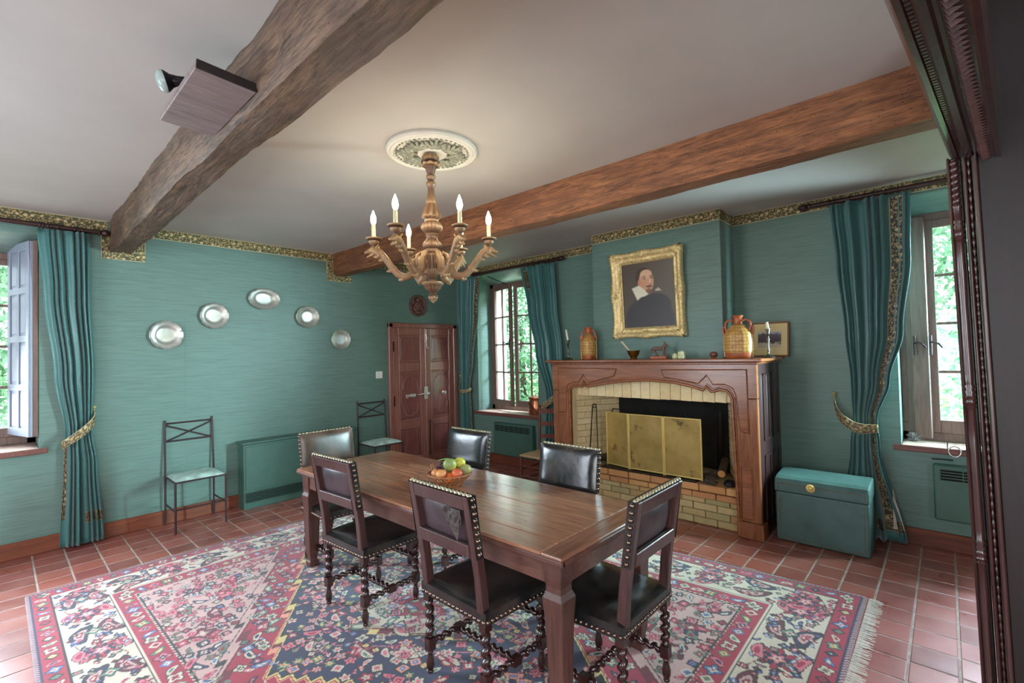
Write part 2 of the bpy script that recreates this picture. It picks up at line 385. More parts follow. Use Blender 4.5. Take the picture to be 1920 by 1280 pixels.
M['ceram'] = plain('cream_green_ceramic', (204, 208, 158), .35, var=.35, nscale=60)
M['egg'] = plain('brown_polished_egg', (116, 68, 52), .25, var=.2, nscale=30)
M['gilt'] = plain('gilded_wood', (226, 200, 142), .4, .35, var=.2, nscale=36, bump=.3)
M['copper'] = plain('copper', (190, 118, 84), .28, .9, var=.2)
M['trunk'] = plain('green_leather_trunk', (78, 108, 104), .38, var=.14, nscale=6, bump=.08)
M['rush'] = plain('rush_seat', (196, 160, 116), .75, var=.2, nscale=60, bump=.5)
M['ladder'] = wood('ladder_chair_wood', (84, 40, 32), (128, 68, 54), 'z', .35)
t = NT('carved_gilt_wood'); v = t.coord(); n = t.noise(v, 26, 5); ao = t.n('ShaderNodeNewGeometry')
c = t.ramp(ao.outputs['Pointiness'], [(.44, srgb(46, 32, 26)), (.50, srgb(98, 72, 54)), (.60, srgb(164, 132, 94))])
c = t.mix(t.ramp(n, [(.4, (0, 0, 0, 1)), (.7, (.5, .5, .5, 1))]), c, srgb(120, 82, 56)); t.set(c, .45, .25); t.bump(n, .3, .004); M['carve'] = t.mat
M['rose'] = plain('plaster_rose', (214, 212, 202), .7, var=.04)
t = NT('rose_leaf_relief'); v = t.coord(); n = t.noise(v, 60, 4); t.set(t.ramp(n, [(.35, srgb(96, 100, 84)), (.7, srgb(176, 176, 160))]), .8); t.bump(n, .5, .004); M['roseleaf'] = t.mat
M['frame_dark'] = wood('dark_carved_oak', (18, 10, 12), (36, 20, 22), 'z', .5, coat=.05)
M['frame_mid'] = wood('brown_carved_oak', (44, 24, 24), (82, 50, 46), 'z', .28, coat=.5)
M['board'] = wood('grey_weathered_board', (112, 98, 96), (158, 142, 140), 'x', .6)
t = NT('bulb_light'); e = t.n('ShaderNodeEmission'); e.inputs[0].default_value = (1, .86, .62, 1); e.inputs[1].default_value = 85
t.l(e.outputs[0], t.out.inputs[0]); M['bulb'] = t.mat
M['bulbsleeve'] = plain('candle_sleeve', (216, 208, 168), .4)
def leafmat(name, a, b):
    t = NT(name); ge = t.n('ShaderNodeNewGeometry'); c = t.ramp(ge.outputs['Random Per Island'], [(0, srgb(*a)), (1, srgb(*b))]); t.set(c, .5)
    tl = t.n('ShaderNodeBsdfTranslucent'); t.l(c, tl.inputs[0]); mx = t.n('ShaderNodeMixShader'); mx.inputs[0].default_value = .35
    t.l(t.p.outputs[0], mx.inputs[1]); t.l(tl.outputs[0], mx.inputs[2]); t.l(mx.outputs[0], t.out.inputs[0]); return t.mat
M['leaf'] = leafmat('leaves_green', (112, 158, 128), (206, 232, 206))
M['leafd'] = leafmat('leaves_deep_green', (84, 132, 106), (170, 208, 176))
M['grass'] = plain('lawn', (120, 176, 96), .9, var=.25, nscale=3)
M['gravel'] = plain('gravel', (206, 204, 198), .9, var=.1, nscale=60)
def vcol(name, rough=.8):
    t = NT(name); a = t.n('ShaderNodeVertexColor'); a.layer_name = 'Col'; t.set(a.outputs[0], rough); return t

# ------------------------------------------------------------------ room shell
YA, XB, ZC, TH = 5.70, 4.95, 2.90, .62
XW, YS = -2.15, -2.5
# floor: grout bed with separate tiles
fl = MB().box(XW, XB, YS, YA, -.12, -.0022).build('floor', M['grout'], kind='structure', label='red terracotta tile floor with pale joints', cat='floor')
tm = []
for k in range(4):
    b = MB(); h = .0913; hy = .0896
    rs = random.Random(k)
    z = [rs.uniform(-.0008, .0008) for _ in range(4)]
    base = [(-h, -hy), (h, -hy), (h, hy), (-h, hy)]
    vs = [(x, y, -.01) for x, y in base]+[(x, y, -.0012+z[i]) for i, (x, y) in enumerate(base)]+[(x*.96, y*.96, z[i]) for i, (x, y) in enumerate(base)]
    fs = [(8, 9, 10, 11)]+[(i, (i+1) % 4, 4+(i+1) % 4, 4+i) for i in range(4)]+[(4+i, 4+(i+1) % 4, 8+(i+1) % 4, 8+i) for i in range(4)]
    b.add(vs, fs); tm.append(b.mesh('tile', M['tile']))
PX, PY = .1935, .190
cells = []
for i in range(-12, 26):
    for j in range(-13, 30):
        x = .204+PX*(i+.5); y = PY*(j+.5)
        if x < XW+.1 or x > XB+.05 or y < YS+.1 or y > YA+.05: continue
        under_rug = .2 < x < 3.2 and .45 < y < 4.62
        q = Vector((x, y, -H)); zc = q.dot(fw); seen = False
        if zc > .3:
            px = 960+887*q.dot(rt)/zc; py = 640-887*q.dot(up)/zc
            seen = -60 < px < 1860 and py < 1330
        hid = under_rug or not seen or (x > 4.35 and 1.2 < y < 3.25) or (x < 2.9 and y > 4.9 and 1.85 < x and y > 5.45)
        cells.append((hid, zc, x, y))
vis = sorted([c for c in cells if not c[0]], key=lambda c: c[1])
rest = [c for c in cells if c[0]]+vis[299:]
fo = fl.location
for k, (_, _, x, y) in enumerate(vis[:299]):
    o = inst('tile', tm[k % 4], fl, Vector((x, y, 0))-fo, (0, 0, (k*7 % 2)*math.pi))
b = MB()
for _, _, x, y in rest:
    h = .0913; g = .0896; b.add([(x-h, y-g, -.01), (x+h, y-g, -.01), (x+h, y+g, -.01), (x-h, y+g, -.01), (x-h*.98, y-g*.98, 0), (x+h*.98, y-g*.98, 0), (x+h*.98, y+g*.98, 0), (x-h*.98, y+g*.98, 0)],
                     [(4, 5, 6, 7), (0, 1, 5, 4), (1, 2, 6, 5), (2, 3, 7, 6), (3, 0, 4, 7)])
b.build('tile', M['tile'], fl, world=True, kind='stuff')
MB().box(XW-.2, XB+TH, YS-.2, YA+TH, ZC, ZC+.15).build('ceiling', M['ceiling'], kind='structure', label='pale plaster ceiling', cat='ceiling')
# walls with window openings; depth of the wall is TH
WA = (-1.05, .25, .885, 2.70)          # window opening in the plate wall (x0, x1, z0, z1)
W2 = (4.07, 5.24, .735, 2.77)          # beside the fireplace (y0, y1, z0, z1)
W3 = (-.80, .29, .79, 2.78)            # by the trunk
b = MB(); b.box(XW-.2, WA[0], YA, YA+TH, 0, ZC); b.box(WA[1], XB+TH, YA, YA+TH, 0, ZC)
b.box(WA[0], WA[1], YA, YA+TH, 0, WA[2]-.03); b.box(WA[0], WA[1], YA, YA+TH, WA[3], ZC)
wallA = b.build('wall_far', M['paper'], kind='structure', label='teal silk papered wall with the plates and the door', cat='wall')
b = MB(); b.box(XB, XB+TH, YS-.2, W3[0], 0, ZC); b.box(XB, XB+TH, W3[1], W2[0], 0, ZC); b.box(XB, XB+TH, W2[1], YA, 0, ZC)
for W in (W2, W3): b.box(XB, XB+TH, W[0], W[1], 0, W[2]-.03); b.box(XB, XB+TH, W[0], W[1], W[3], ZC)
wallB = b.build('wall_right', M['paper'], kind='structure', label='teal silk papered wall with the fireplace', cat='wall')
MB().box(XW-.2, XW, YS-.2, YA, 0, ZC).build('wall_left', M['paper'], kind='structure', label='teal wall outside the picture on the left', cat='wall')
MB().box(XW, XB, YS-.2, YS, 0, ZC).build('wall_near', M['paper'], kind='structure', label='teal wall behind the camera', cat='wall')
chim = MB().box(4.58, XB, 1.525, 2.93, 1.47, ZC).build('wall_chimney', M['paper'], kind='structure', label='papered chimney breast above the mantelpiece', cat='wall')
# wallpaper drop seams
for i, x in enumerate((1.30, 2.80)):
    MB().box(x, x+.004, YA-.0015, YA, .15, 2.80).build('paper_seam', M['paper'], wallA, world=True)
# white outer jambs and outer wall face
for nm, W in (('window_2', W2), ('window_3', W3)):
    pass
# baseboards
def bb(name, x0, x1, y0, y1, mt):
    b = MB().box(x0, x1, y0, y1, 0, .135); return b.build(name, mt, bev=.006, kind='structure', label='brown wooden skirting board', cat='skirting')
bb('baseboard_far', XW, 3.66, YA-.022, YA, M['base']); bb('baseboard_far', 4.90, XB-.022, YA-.022, YA, M['base'])
bb('baseboard_right', XB-.022, XB, YS, 1.16, M['basey']); bb('baseboard_right', XB-.022, XB, 3.30, YA, M['basey'])
# flowered border strips
def strip(name, p0, p1, upv, h, out, parent=None, v=(0, 1)):
    p0 = Vector(p0); p1 = Vector(p1); upv = Vector(upv); out = Vector(out); L = (p1-p0).length; n = max(1, int(L/.3))
    b = MB(); t = .006
    b.grid(lambda i, j: p0.lerp(p1, i)+upv*h*j+out*t, n, 1, lambda i, j: (i*L, v[0]+j*(v[1]-v[0])))
    b.grid(lambda i, j: p0.lerp(p1, i)+out*t*j, 1, 1, lambda i, j: (i*L, 0)); b.grid(lambda i, j: p0.lerp(p1, i)+upv*h+out*t*j, 1, 1, lambda i, j: (i*L, 1))
    b.grid(lambda i, j: p0+upv*h*i+out*t*j, 1, 1, lambda i, j: (0, i)); b.grid(lambda i, j: p1+upv*h*i+out*t*j, 1, 1, lambda i, j: (0, i))
    return b.build(name, M['frieze'], parent, kind=None if parent else 'structure', world=True, label=None if parent else 'gold flowered border strip along the top of the wall', cat=None if parent else 'border', fixn=False)
yA = (0, -1, 0); xB = (-1, 0, 0); Z = (0, 0, 1)
t1 = strip('trim_1', (XW, YA, 2.80), (.70, YA, 2.80), Z, .10, yA)
strip('border_piece', (.655, YA-.001, 2.555), (.655, YA-.001, 2.80), (1, 0, 0), .08, yA, t1); strip('border_piece', (.655, YA, 2.555), (.98, YA, 2.555), Z, .08, yA, t1)
t2 = strip('trim_2', (.88, YA, 2.80), (2.895, YA, 2.80), Z, .10, yA)
strip('border_piece', (.90, YA-.001, 2.635), (.90, YA-.001, 2.80), (1, 0, 0), .08, yA, t2)
t3 = strip('trim_3', (3.08, YA, 2.80), (XB, YA, 2.80), Z, .10, yA)
strip('border_piece', (2.81, YA-.001, 2.555), (2.81, YA-.001, 2.80), (1, 0, 0), .08, yA, t3); strip('border_piece', (2.81, YA, 2.555), (3.145, YA, 2.555), Z, .08, yA, t3)
t4 = strip('trim_4', (XB, YA, 2.80), (XB, 2.93, 2.80), Z, .10, xB)
t5 = strip('trim_5', (4.58, 2.93, 2.80), (4.58, 1.525, 2.80), Z, .10, xB)
strip('border_piece', (4.58, 1.525, 2.80), (XB, 1.525, 2.80), Z, .10, (0, -1, 0), t5)
t6 = strip('trim_6', (XB, 1.525, 2.80), (XB, YS, 2.80), Z, .10, xB)
# ceiling beams, hewn and uneven
def hewn(name, x0, x1, z0, amp, seed, mt, label):
    N = 150; y0, y1 = YS, YA; b = MB()
    sec = [(0, 1), (0, .72), (0, .42), (0, .14), (.10, 0), (.36, 0), (.66, 0), (.90, 0), (1, .12), (1, .42), (1, .72), (1, 1)]; vs = []
    for i in range(N+1):
        y = y0+(y1-y0)*i/N
        wv = mnoise.noise(Vector((seed, y*.5, 0)))*amp
        for k, (u, v) in enumerate(sec):
            x = x0+(x1-x0)*u; z = z0+(ZC+.01-z0)*v
            nx = mnoise.noise(Vector((seed*3+k*.6, y*2.2, 1)))*amp*.7+mnoise.noise(Vector((k, y*9, seed)))*amp*.25
            nz = mnoise.noise(Vector((seed*5+k*.6, y*1.7, 4)))*amp*.5+mnoise.noise(Vector((k, y*11, seed+5)))*amp*.2
            side = -1 if u < .5 else 1
            vs.append((x+wv+side*nx*(1 if v > 0 else .5), y, z+(nz if v < .9 else 0)))
    n = len(sec); fs = [(i*n+k, i*n+k+1, (i+1)*n+k+1, (i+1)*n+k) for i in range(N) for k in range(n-1)]
    fs += [tuple(range(n)), tuple(N*n+k for k in range(n))[::-1]]
    b.add(vs, fs); return b.build(name, mt, smooth=50, kind='structure', label=label, cat='beam')
hewn('ceiling_beam', .70, .885, 2.625, .035, 2.0, M['beam1'], 'rough grey brown ceiling beam carrying the spotlight board')
hewn('ceiling_beam', 2.895, 3.075, 2.63, .018, 7.0, M['beam2'], 'reddish brown ceiling beam behind the chandelier')

# ------------------------------------------------------------------ windows
def wmapA(u, n, z): return Vector((u, YA+n, z))
def wmapB(u, n, z): return Vector((XB+n, u, z))
def casement(parent, mp, u0, u1, n, z0, z1, rows, cols, hinge, ang, stile=.055, bar=.022, mt='winw'):
    """glazed leaf; hinge 0 = at u0, 1 = at u1; ang swings into the room; panes are parts of the leaf"""
    uh = u0 if hinge == 0 else u1; Wd = abs(u1-u0); sgn = 1 if hinge == 0 else -1
    ca, sa = math.cos(ang), math.sin(ang)
    def P(a, t, z): return mp(uh+sgn*(a*ca-t*0), n-a*sa+t, z)
    def P2(a, t, z): return mp(uh+sgn*(a*ca+t*sa), n-a*sa+t*ca, z)
    b = MB(); th = .04
    def bx(a0, a1, c0, c1, t0=0, t1=th):
        vs = [P2(a, t, z) for z in (c0, c1) for t in (t0, t1) for a in (a0, a1)]
        b.add(vs, [(0, 2, 3, 1), (4, 5, 7, 6), (0, 1, 5, 4), (2, 6, 7, 3), (0, 4, 6, 2), (1, 3, 7, 5)])
    bx(0, stile, z0, z1); bx(Wd-stile, Wd, z0, z1); bx(stile, Wd-stile, z0, z0+stile*1.6); bx(stile, Wd-stile, z1-stile, z1)
    gz0, gz1 = z0+stile*1.6, z1-stile
    for r in range(1, rows): q = gz0+(gz1-gz0)*r/rows; bx(stile, Wd-stile, q-bar/2, q+bar/2, .006, .034)
    for c in range(1, cols): q = stile+(Wd-2*stile)*c/cols; bx(q-bar/2, q+bar/2, gz0, gz1, .006, .034)
    leaf = b.build('casement', M[mt], parent, world=True, bev=.003)
    for r in range(rows):
        for c in range(cols):
            a0 = stile+(Wd-2*stile)*c/cols+.006; a1 = stile+(Wd-2*stile)*(c+1)/cols-.006
            c0 = gz0+(gz1-gz0)*r/rows+.006; c1 = gz0+(gz1-gz0)*(r+1)/rows-.006
            g = MB(); vs = [P2(a, .02, z) for a, z in ((a0, c0), (a1, c0), (a1, c1), (a0, c1))]; g.add(vs, [(0, 1, 2, 3)])
            g.build('pane', M['glass'], leaf, world=True, fixn=False)
    return leaf, P2
def wbox(b, mp, u0, u1, n0, n1, z0, z1):
    vs = [mp(u, n, z) for z in (z0, z1) for n in (n0, n1) for u in (u0, u1)]
    b.add(vs, [(0, 2, 3, 1), (4, 5, 7, 6), (0, 1, 5, 4), (2, 6, 7, 3), (0, 4, 6, 2), (1, 3, 7, 5)])
def window(name, mp, W, n, label, ul=None):
    u0, u1, z0, z1 = W; c = mp((u0+u1)/2, n, z0)
    r = root(name, c, label, 'window', kind='structure')
    b = MB(); f = .06
    zt = z1-.11
    wbox(b, mp, u0-.0, u0+f, n-.01, n+.07, z0, zt); wbox(b, mp, u1-f, u1, n-.01, n+.07, z0, zt)
    wbox(b, mp, u0, u1, n-.01, n+.07, zt-f, zt); wbox(b, mp, u0, u1, n-.01, n+.07, z0, z0+.07)
    b.build('window_frame', M['winw'], r, world=True, bev=.004)
    # head of the embrasure drops down behind the frame
    b = MB(); vs = [mp(u, nn, z) for u in (u0, u1) for nn, z in ((-.0, z1), (n-.01, zt), (n+.0, z1))]
    b.add(vs, [(0, 1, 2), (5, 4, 3), (0, 3, 4, 1), (1, 4, 5, 2), (2, 5, 3, 0)]); b.build('soffit', M['paper'], r, world=True)
    b = MB(); wbox(b, mp, u0, u1, n, TH, zt, z1); b.build('lintel', M['stone'], r, world=True)
    # sill: tiled top with wooden edge and joints
    k = 4
    for i in range(k):
        b = MB(); a0 = u0+(u1-u0)*i/k+.003; a1 = u0+(u1-u0)*(i+1)/k-.003
        wbox(b, mp, a0, a1, -.045, n-.01, z0-.03, z0); b.build('sill_slab', M['sill'], r, world=True, bev=.004)
    b = MB(); wbox(b, mp, u0-.05, u1+.05, -.062, -.046, z0-.045, z0+.001); b.build('sill_edge', M['sillw'], r, world=True, bev=.004)
    b = MB(); wbox(b, mp, u0, u1, n+.07, TH+.04, z0-.03, z0+.02); b.build('outer_sill', M['stone'], r, world=True)
    for a, s in ((u0, .012), (u1-.012, .012)):
        b = MB(); wbox(b, mp, a, a+s, n+.07, TH+.01, z0, z1); b.build('outer_jamb', M['stone'], r, world=True)
    return r, zt
# window 2, beside the fireplace: far leaf ajar
w2, zt = window('window_2', wmapB, W2, .30, 'small paned wooden window left of the fireplace')
um = (W2[0]+W2[1])/2
lf, P = casement(w2, wmapB, um, W2[1]-.06, .28, W2[2]+.07, zt-.06, 4, 2, 1, R(16))
casement(w2, wmapB, W2[0]+.06, um, .28, W2[2]+.07, zt-.06, 4, 2, 0, R(12))
h = MB(); c0 = P(um*0+(W2[1]-.06-um)-.02, -.02, 1.73)
h.tube([c0+Vector((0, 0, -.06)), c0+Vector((0, 0, .06))], .008, 8); h.tube([c0, c0+Vector((-.04, .0, 0)), c0+Vector((-.045, .06, .012))], .008, 8); h.sphere(c0+Vector((-.045, .07, .014)), .014)
h.build('window_handle', M['iron2'], w2, world=True, smooth=50)
b = MB().tube([(5.0, 5.06, 2.755), (5.08, 4.73, 2.60)], .006, 6); b.build('stay_rod', M['iron'], w2, world=True)
# window 3, right: right leaf seen, left leaf mostly behind the wall edge
w3, zt3 = window('window_3', wmapB, W3, .28, 'small paned wooden window at the right behind the tied curtain')
casement(w3, wmapB, .205, W3[1]+.12, .26, W3[2]+.07, zt3-.06, 4, 1, 1, 0, stile=.045)
lf, P = casement(w3, wmapB, -.45, .115, .26, W3[2]+.07, zt3-.06, 4, 2, 0, 0, stile=.065)
b = MB(); wbox(b, wmapB, .10, .215, .225, .262, W3[2]+.02, zt3-.02); b.build('meeting_stile', M['winw'], w3, world=True, bev=.008)
for y in (.19, .09):
    h = MB(); h.tube([(XB+.215, y, 1.50), (XB+.215, y, 1.66)], .011, 8)
    h.tube([(XB+.20, y, 1.60), (XB+.17, y-.02, 1.605), (XB+.165, y-.05, 1.59), (XB+.18, y-.07, 1.56)], .008, 8); h.build('window_handle', M['iron2'], w3, world=True, smooth=50)
# window 1, left wall: fixed leaves and an open inner shutter
w1, zt1 = window('window_1', wmapA, WA, .46, 'small paned wooden window at the left edge of the picture')
casement(w1, wmapA, -.42, .19, .44, WA[2]+.07, zt1-.06, 4, 2, 1, 0, stile=.05)
casement(w1, wmapA, WA[0]+.06, -.42, .44, WA[2]+.07, zt1-.06, 4, 2, 0, 0, stile=.05)
# open shutter leaf: hinged beside the frame, folded back along the reveal
sh = root('window_shutter', (.21, YA+.01, .98), 'pale panelled shutter folded open beside the left window', 'shutter')
Mx = Matrix.Rotation(math.atan2(.43, -.115), 4, 'Z')
b = MB(); Lw = .445; Zt = 1.665
b.box(0, Lw, -.014, .014, 0, Zt, Mx); b.build('shutter_board', M['winlt'], sh, bev=.004)
b = MB()
b.box(0, .055, .014, .026, 0, Zt, Mx); b.box(Lw-.05, Lw, .014, .026, 0, Zt, Mx); b.box(Lw*.5-.02, Lw*.5+.02, .014, .026, 0, Zt, Mx)
for i in range(5):
    z = Zt*i/4; b.box(.05, Lw-.045, .014, .0255, max(0, z-.028 if i < 4 else z-.07), min(Zt, z+.028 if i else .07), Mx)
b.build('shutter_rail', M['winlt'], sh, bev=.004)
for i in range(4):
    for j in range(2):
        b = MB(); x0 = .07+j*(Lw*.5-.035); z0 = Zt*i/4+.05+(0 if i else .035)
        b.box(x0, x0+.105, .014, .021, z0, Zt*(i+1)/4-.05-(0 if i < 3 else .03), Mx); b.build('panel', M['winlt'], sh, bev=.006)
MB().box(.214, .246, YA+.001, YA+.03, .98, 2.655).build('trim_7', M['winw'], bev=.004, kind='structure', label='dark upright batten beside the left window', cat='trim')

# ------------------------------------------------------------------ curtains
def curtain(name, mp, key, folds, amp, label, bands, band_edge, hem=True, seed=0, nofs=.0, lining=None, N=140, NZ=64):
    """key = [(z, uL, uR, n)] rows from top to floor"""
    zs = [k[0] for k in key]
    def ip(z):
        for a, b_ in zip(key, key[1:]):
            if b_[0] <= z <= a[0]:
                t_ = (a[0]-z)/(a[0]-b_[0]); t_ = t_*t_*(3-2*t_) if True else t_
                return [a[i]+(b_[i]-a[i])*t_ for i in (1, 2, 3)]
        return key[-1][1:]
    rs = random.Random(seed); ph = [rs.uniform(-.25, .25) for _ in range(folds+2)]
    wid0 = abs(key[0][2]-key[0][1])
    flat = [(b_[0], b_[1]) for b_ in bands if b_[3]-b_[2] > .3]
    def S(s, t, off=0):
        z = zs[0]+(zs[-1]-zs[0])*t; uL, uR, n = ip(z)
        x = s*folds; i = int(min(x, folds-1e-6)); 
        xx = x+.32*math.sin(x*1.7+seed)+.10*math.sin(x*3.9+seed*2)
        wv = math.cos(2*math.pi*xx)
        comp = min(1, abs(uR-uL)/wid0)
        a = amp*(.55+.45*comp)*(1+.3*math.sin(i*2.3+seed))
        for (f0, f1) in flat:
            if f0-.06 < s < f1+.06: a *= .12+.88*max(0, (f0-s)/.06, (s-f1)/.06)
        a *= 1+.25*math.sin(t*4+i+seed)
        ww = s+.010*math.sin(2*math.pi*x*1.0+t*3)
        return mp(uL+(uR-uL)*ww, -(n+a*(.5+.5*wv)+off), z)
    r = root(name, mp((key[-1][1]+key[-1][2])/2, -key[-1][3], zs[-1]), label, 'curtain')
    b = MB().grid(lambda i, j: S(i, j), N, NZ); o = b.build('cloth', M['satin'], r, world=True, smooth=70, fixn=False)
    sd = o.modifiers.new('solid', 'SOLIDIFY'); sd.thickness = .003
    for (s0, s1, z0, z1, mt) in bands:
        ta, tb = (zs[0]-z1)/(zs[0]-zs[-1]), (zs[0]-z0)/(zs[0]-zs[-1])
        if abs(z1-z0) > .3:
            b = MB().grid(lambda i, j: S(s0+(s1-s0)*i, ta+(tb-ta)*j, .004), 10, NZ, lambda i, j: (j*(z1-z0), i))
        else:
            b = MB().grid(lambda i, j: S(s0+(s1-s0)*i, ta+(tb-ta)*j, .004), N, 4, lambda i, j: (i*1.2, j))
            b.v = []; b.f = []; b.m = []; b.uv = {}; b.grid(lambda i, j: S(s0+(s1-s0)*i, ta+(tb-ta)*j, .011), N, 4, lambda i, j: (i*1.2, j))
        q = b.build('braid', M[mt], r, world=True, smooth=70, fixn=False)
    return r, S
def tieback(label, pts, wd, parent_label=None, hook=None):
    """band following pts (top edge), width wd, plus the hook"""
    pts = [Vector(p) for p in pts]; r = root('curtain_tieback', pts[0]-Vector((0, 0, wd)), label, 'tieback')
    n = 24
    def cv(t):
        x = t*(len(pts)-1); i = min(int(x), len(pts)-2); f = x-i; p0 = pts[max(i-1, 0)]; p1 = pts[i]; p2 = pts[i+1]; p3 = pts[min(i+2, len(pts)-1)]
        return .5*((2*p1)+(p2-p0)*f+(2*p0-5*p1+4*p2-p3)*f*f+(3*p1-p0-3*p2+p3)*f**3)
    L = sum((b_-a).length for a, b_ in zip(pts, pts[1:]))
    b = MB().grid(lambda i, j: cv(i)-Vector((0, 0, wd*(.75+.25*math.sin(math.pi*i))*(1-j))), n, 3, lambda i, j: (i*L, j))
    o = b.build('band', M['tieb'], r, world=True, smooth=60, fixn=False); sd = o.modifiers.new('s', 'SOLIDIFY'); sd.thickness = .006; sd.offset = 0
    if hook:
        h = MB().tube(hook, .006, 8); h.sphere(hook[-1], .013); h.build('hook', M['brass'], r, world=True, smooth=60)
    return r
def rodset(name, mp, u0, u1, n, z, rad, rings, fin, label, mt='rod'):
    r = root(name, mp((u0+u1)/2, -n, z-rad), label, 'curtain rod')
    b = MB().tube([mp(u0, -n, z), mp(u1, -n, z)], rad, 14); b.build('pole', M[mt], r, world=True, smooth=50)
    for u, s in fin:
        T = Matrix.Translation(mp(u, -n, z)) @ (mp(s, 0, 0)-mp(0, 0, 0)).to_track_quat('Z', 'Y').to_matrix().to_4x4()
        MB().lathe([(rad, 0), (rad*1.5, .008), (rad*1.5, .018), (rad*.8, .026), (rad*1.3, .036), (rad*1.7, .052), (rad*1.6, .07), (rad*.9, .088), (rad*.5, .095), (0, .1)], 16, T).build('finial', M[mt], r, world=True, smooth=50)
        MB().tube([mp(u-s*.06, -n, z), mp(u-s*.06, 0, z)], rad*.7, 8).build('bracket', M[mt], r, world=True, smooth=50)
    for u in rings:
        pts = [mp(u+.003*math.sin(k), -n+(rad+.006)*math.cos(2*math.pi*k/16), z+(rad+.006)*math.sin(2*math.pi*k/16)) for k in range(16)]
        MB().tube(pts, .0045, 6, closed=True).build('ring', M[mt], r, world=True, smooth=60)
    return r
# left window curtain (bound to the right)
cA, SA = curtain('curtain', wmapA, [(2.745, .235, .575, .06), (2.2, .27, .575, .06), (1.5, .335, .60, .055), (.98, .405, .585, .05), (.70, .395, .62, .05), (.02, .37, .66, .06)], 7, .055,
    'teal satin curtain tied back beside the left window', [(.55, 1.0, .20, .29, 'braid'), (.0, .10, .25, .90, 'braid')], None, seed=3)
tieback('gold flowered tieback round the left window curtain', [(.60, YA-.03, 1.17), (.585, YA-.14, 1.12), (.50, YA-.165, 1.03), (.38, YA-.14, .93)], .085, hook=[(.60, YA, 1.16), (.60, YA-.04, 1.16), (.60, YA-.05, 1.20)])
rodset('curtain_rod', wmapA, -1.2, .62, .075, 2.775, .02, (-.9, -.5, .25, .27, .30, .32, .36, .47, .52), [(.62, 1)], 'dark curtain pole above the left window')
# left curtain of window 2 (bound to the left)
c2, S2 = curtain('curtain', wmapB, [(2.76, 5.58, 5.06, .07), (2.2, 5.56, 5.13, .07), (1.5, 5.53, 5.28, .06), (1.10, 5.52, 5.36, .06), (.7, 5.52, 5.34, .06), (.02, 5.54, 5.28, .07)], 7, .055,
    'dull green curtain tied back between the door and the window', [(.74, .93, .10, 2.74, 'braid')], None, seed=5)
tieback('gold edged tieback round the curtain beside the door', [(XB-.02, 5.60, 1.20), (XB-.15, 5.52, 1.07), (XB-.18, 5.43, 1.05), (XB-.14, 5.34, 1.06), (XB-.08, 5.32, 1.08)], .05, hook=[(XB, 5.60, 1.22), (XB-.03, 5.60, 1.22), (XB-.04, 5.61, 1.26)])
c2b, S2b = curtain('curtain', wmapB, [(2.75, 4.22, 3.68, .07), (2.2, 4.13, 3.66, .07), (1.6, 4.02, 3.60, .07), (1.0, 3.86, 3.55, .06), (.5, 3.88, 3.52, .06), (.02, 3.92, 3.50, .07)], 8, .055,
    'dull green curtain hanging left of the mantelpiece', [(.035, .16, 2.45, 2.70, 'braid')], None, seed=9)
tieback('gold flowered tieback round the curtain by the mantelpiece', [(XB-.08, 3.98, .90), (XB-.19, 3.86, .93), (XB-.18, 3.68, 1.04), (XB-.05, 3.56, 1.12)], .085, hook=[(XB, 3.55, 1.12), (XB-.04, 3.55, 1.12), (XB-.05, 3.55, 1.15)])
rodset('curtain_rod', wmapB, 3.63, 5.62, .075, 2.785, .02, (3.70, 3.78, 3.86, 3.95, 4.05, 4.14, 4.21, 5.08, 5.15, 5.24, 5.33, 5.42, 5.52), [(3.63, -1)], 'dark curtain pole above the window left of the fireplace')
# right curtain
c3, S3 = curtain('curtain', wmapB, [(2.80, .70, .165, .07), (2.3, .67, .18, .07), (1.7, .63, .245, .07), (1.3, .60, .34, .065), (.98, .595, .43, .06), (.75, .62, .42, .06), (.02, .74, .27, .08)], 7, .06,
    'teal satin curtain tied back beside the trunk', [(.74, .90, .10, 2.78, 'braid'), (.40, .97, .10, .19, 'braid')], None, seed=12)
tieback('gold flowered tieback round the right curtain', [(XB-.03, .73, 1.15), (XB-.13, .68, 1.04), (XB-.19, .56, .96), (XB-.18, .42, .955)], .085, hook=[(XB, .73, 1.15), (XB-.03, .73, 1.15), (XB-.035, .73, 1.18)])
rodset('curtain_rod', wmapB, -1.0, .84, .075, 2.83, .02, (.70, .66, .56, .46, .40, .32, .24), [(.84, 1)], 'dark curtain pole above the right window')
MB().prism([(.35, .44), (.285, .12), (.355, .12)], XB-.10, XB-.095, lambda y, z, t: Vector((t, y, z))).build('curtain_lining', M['lining'], c3, world=True)

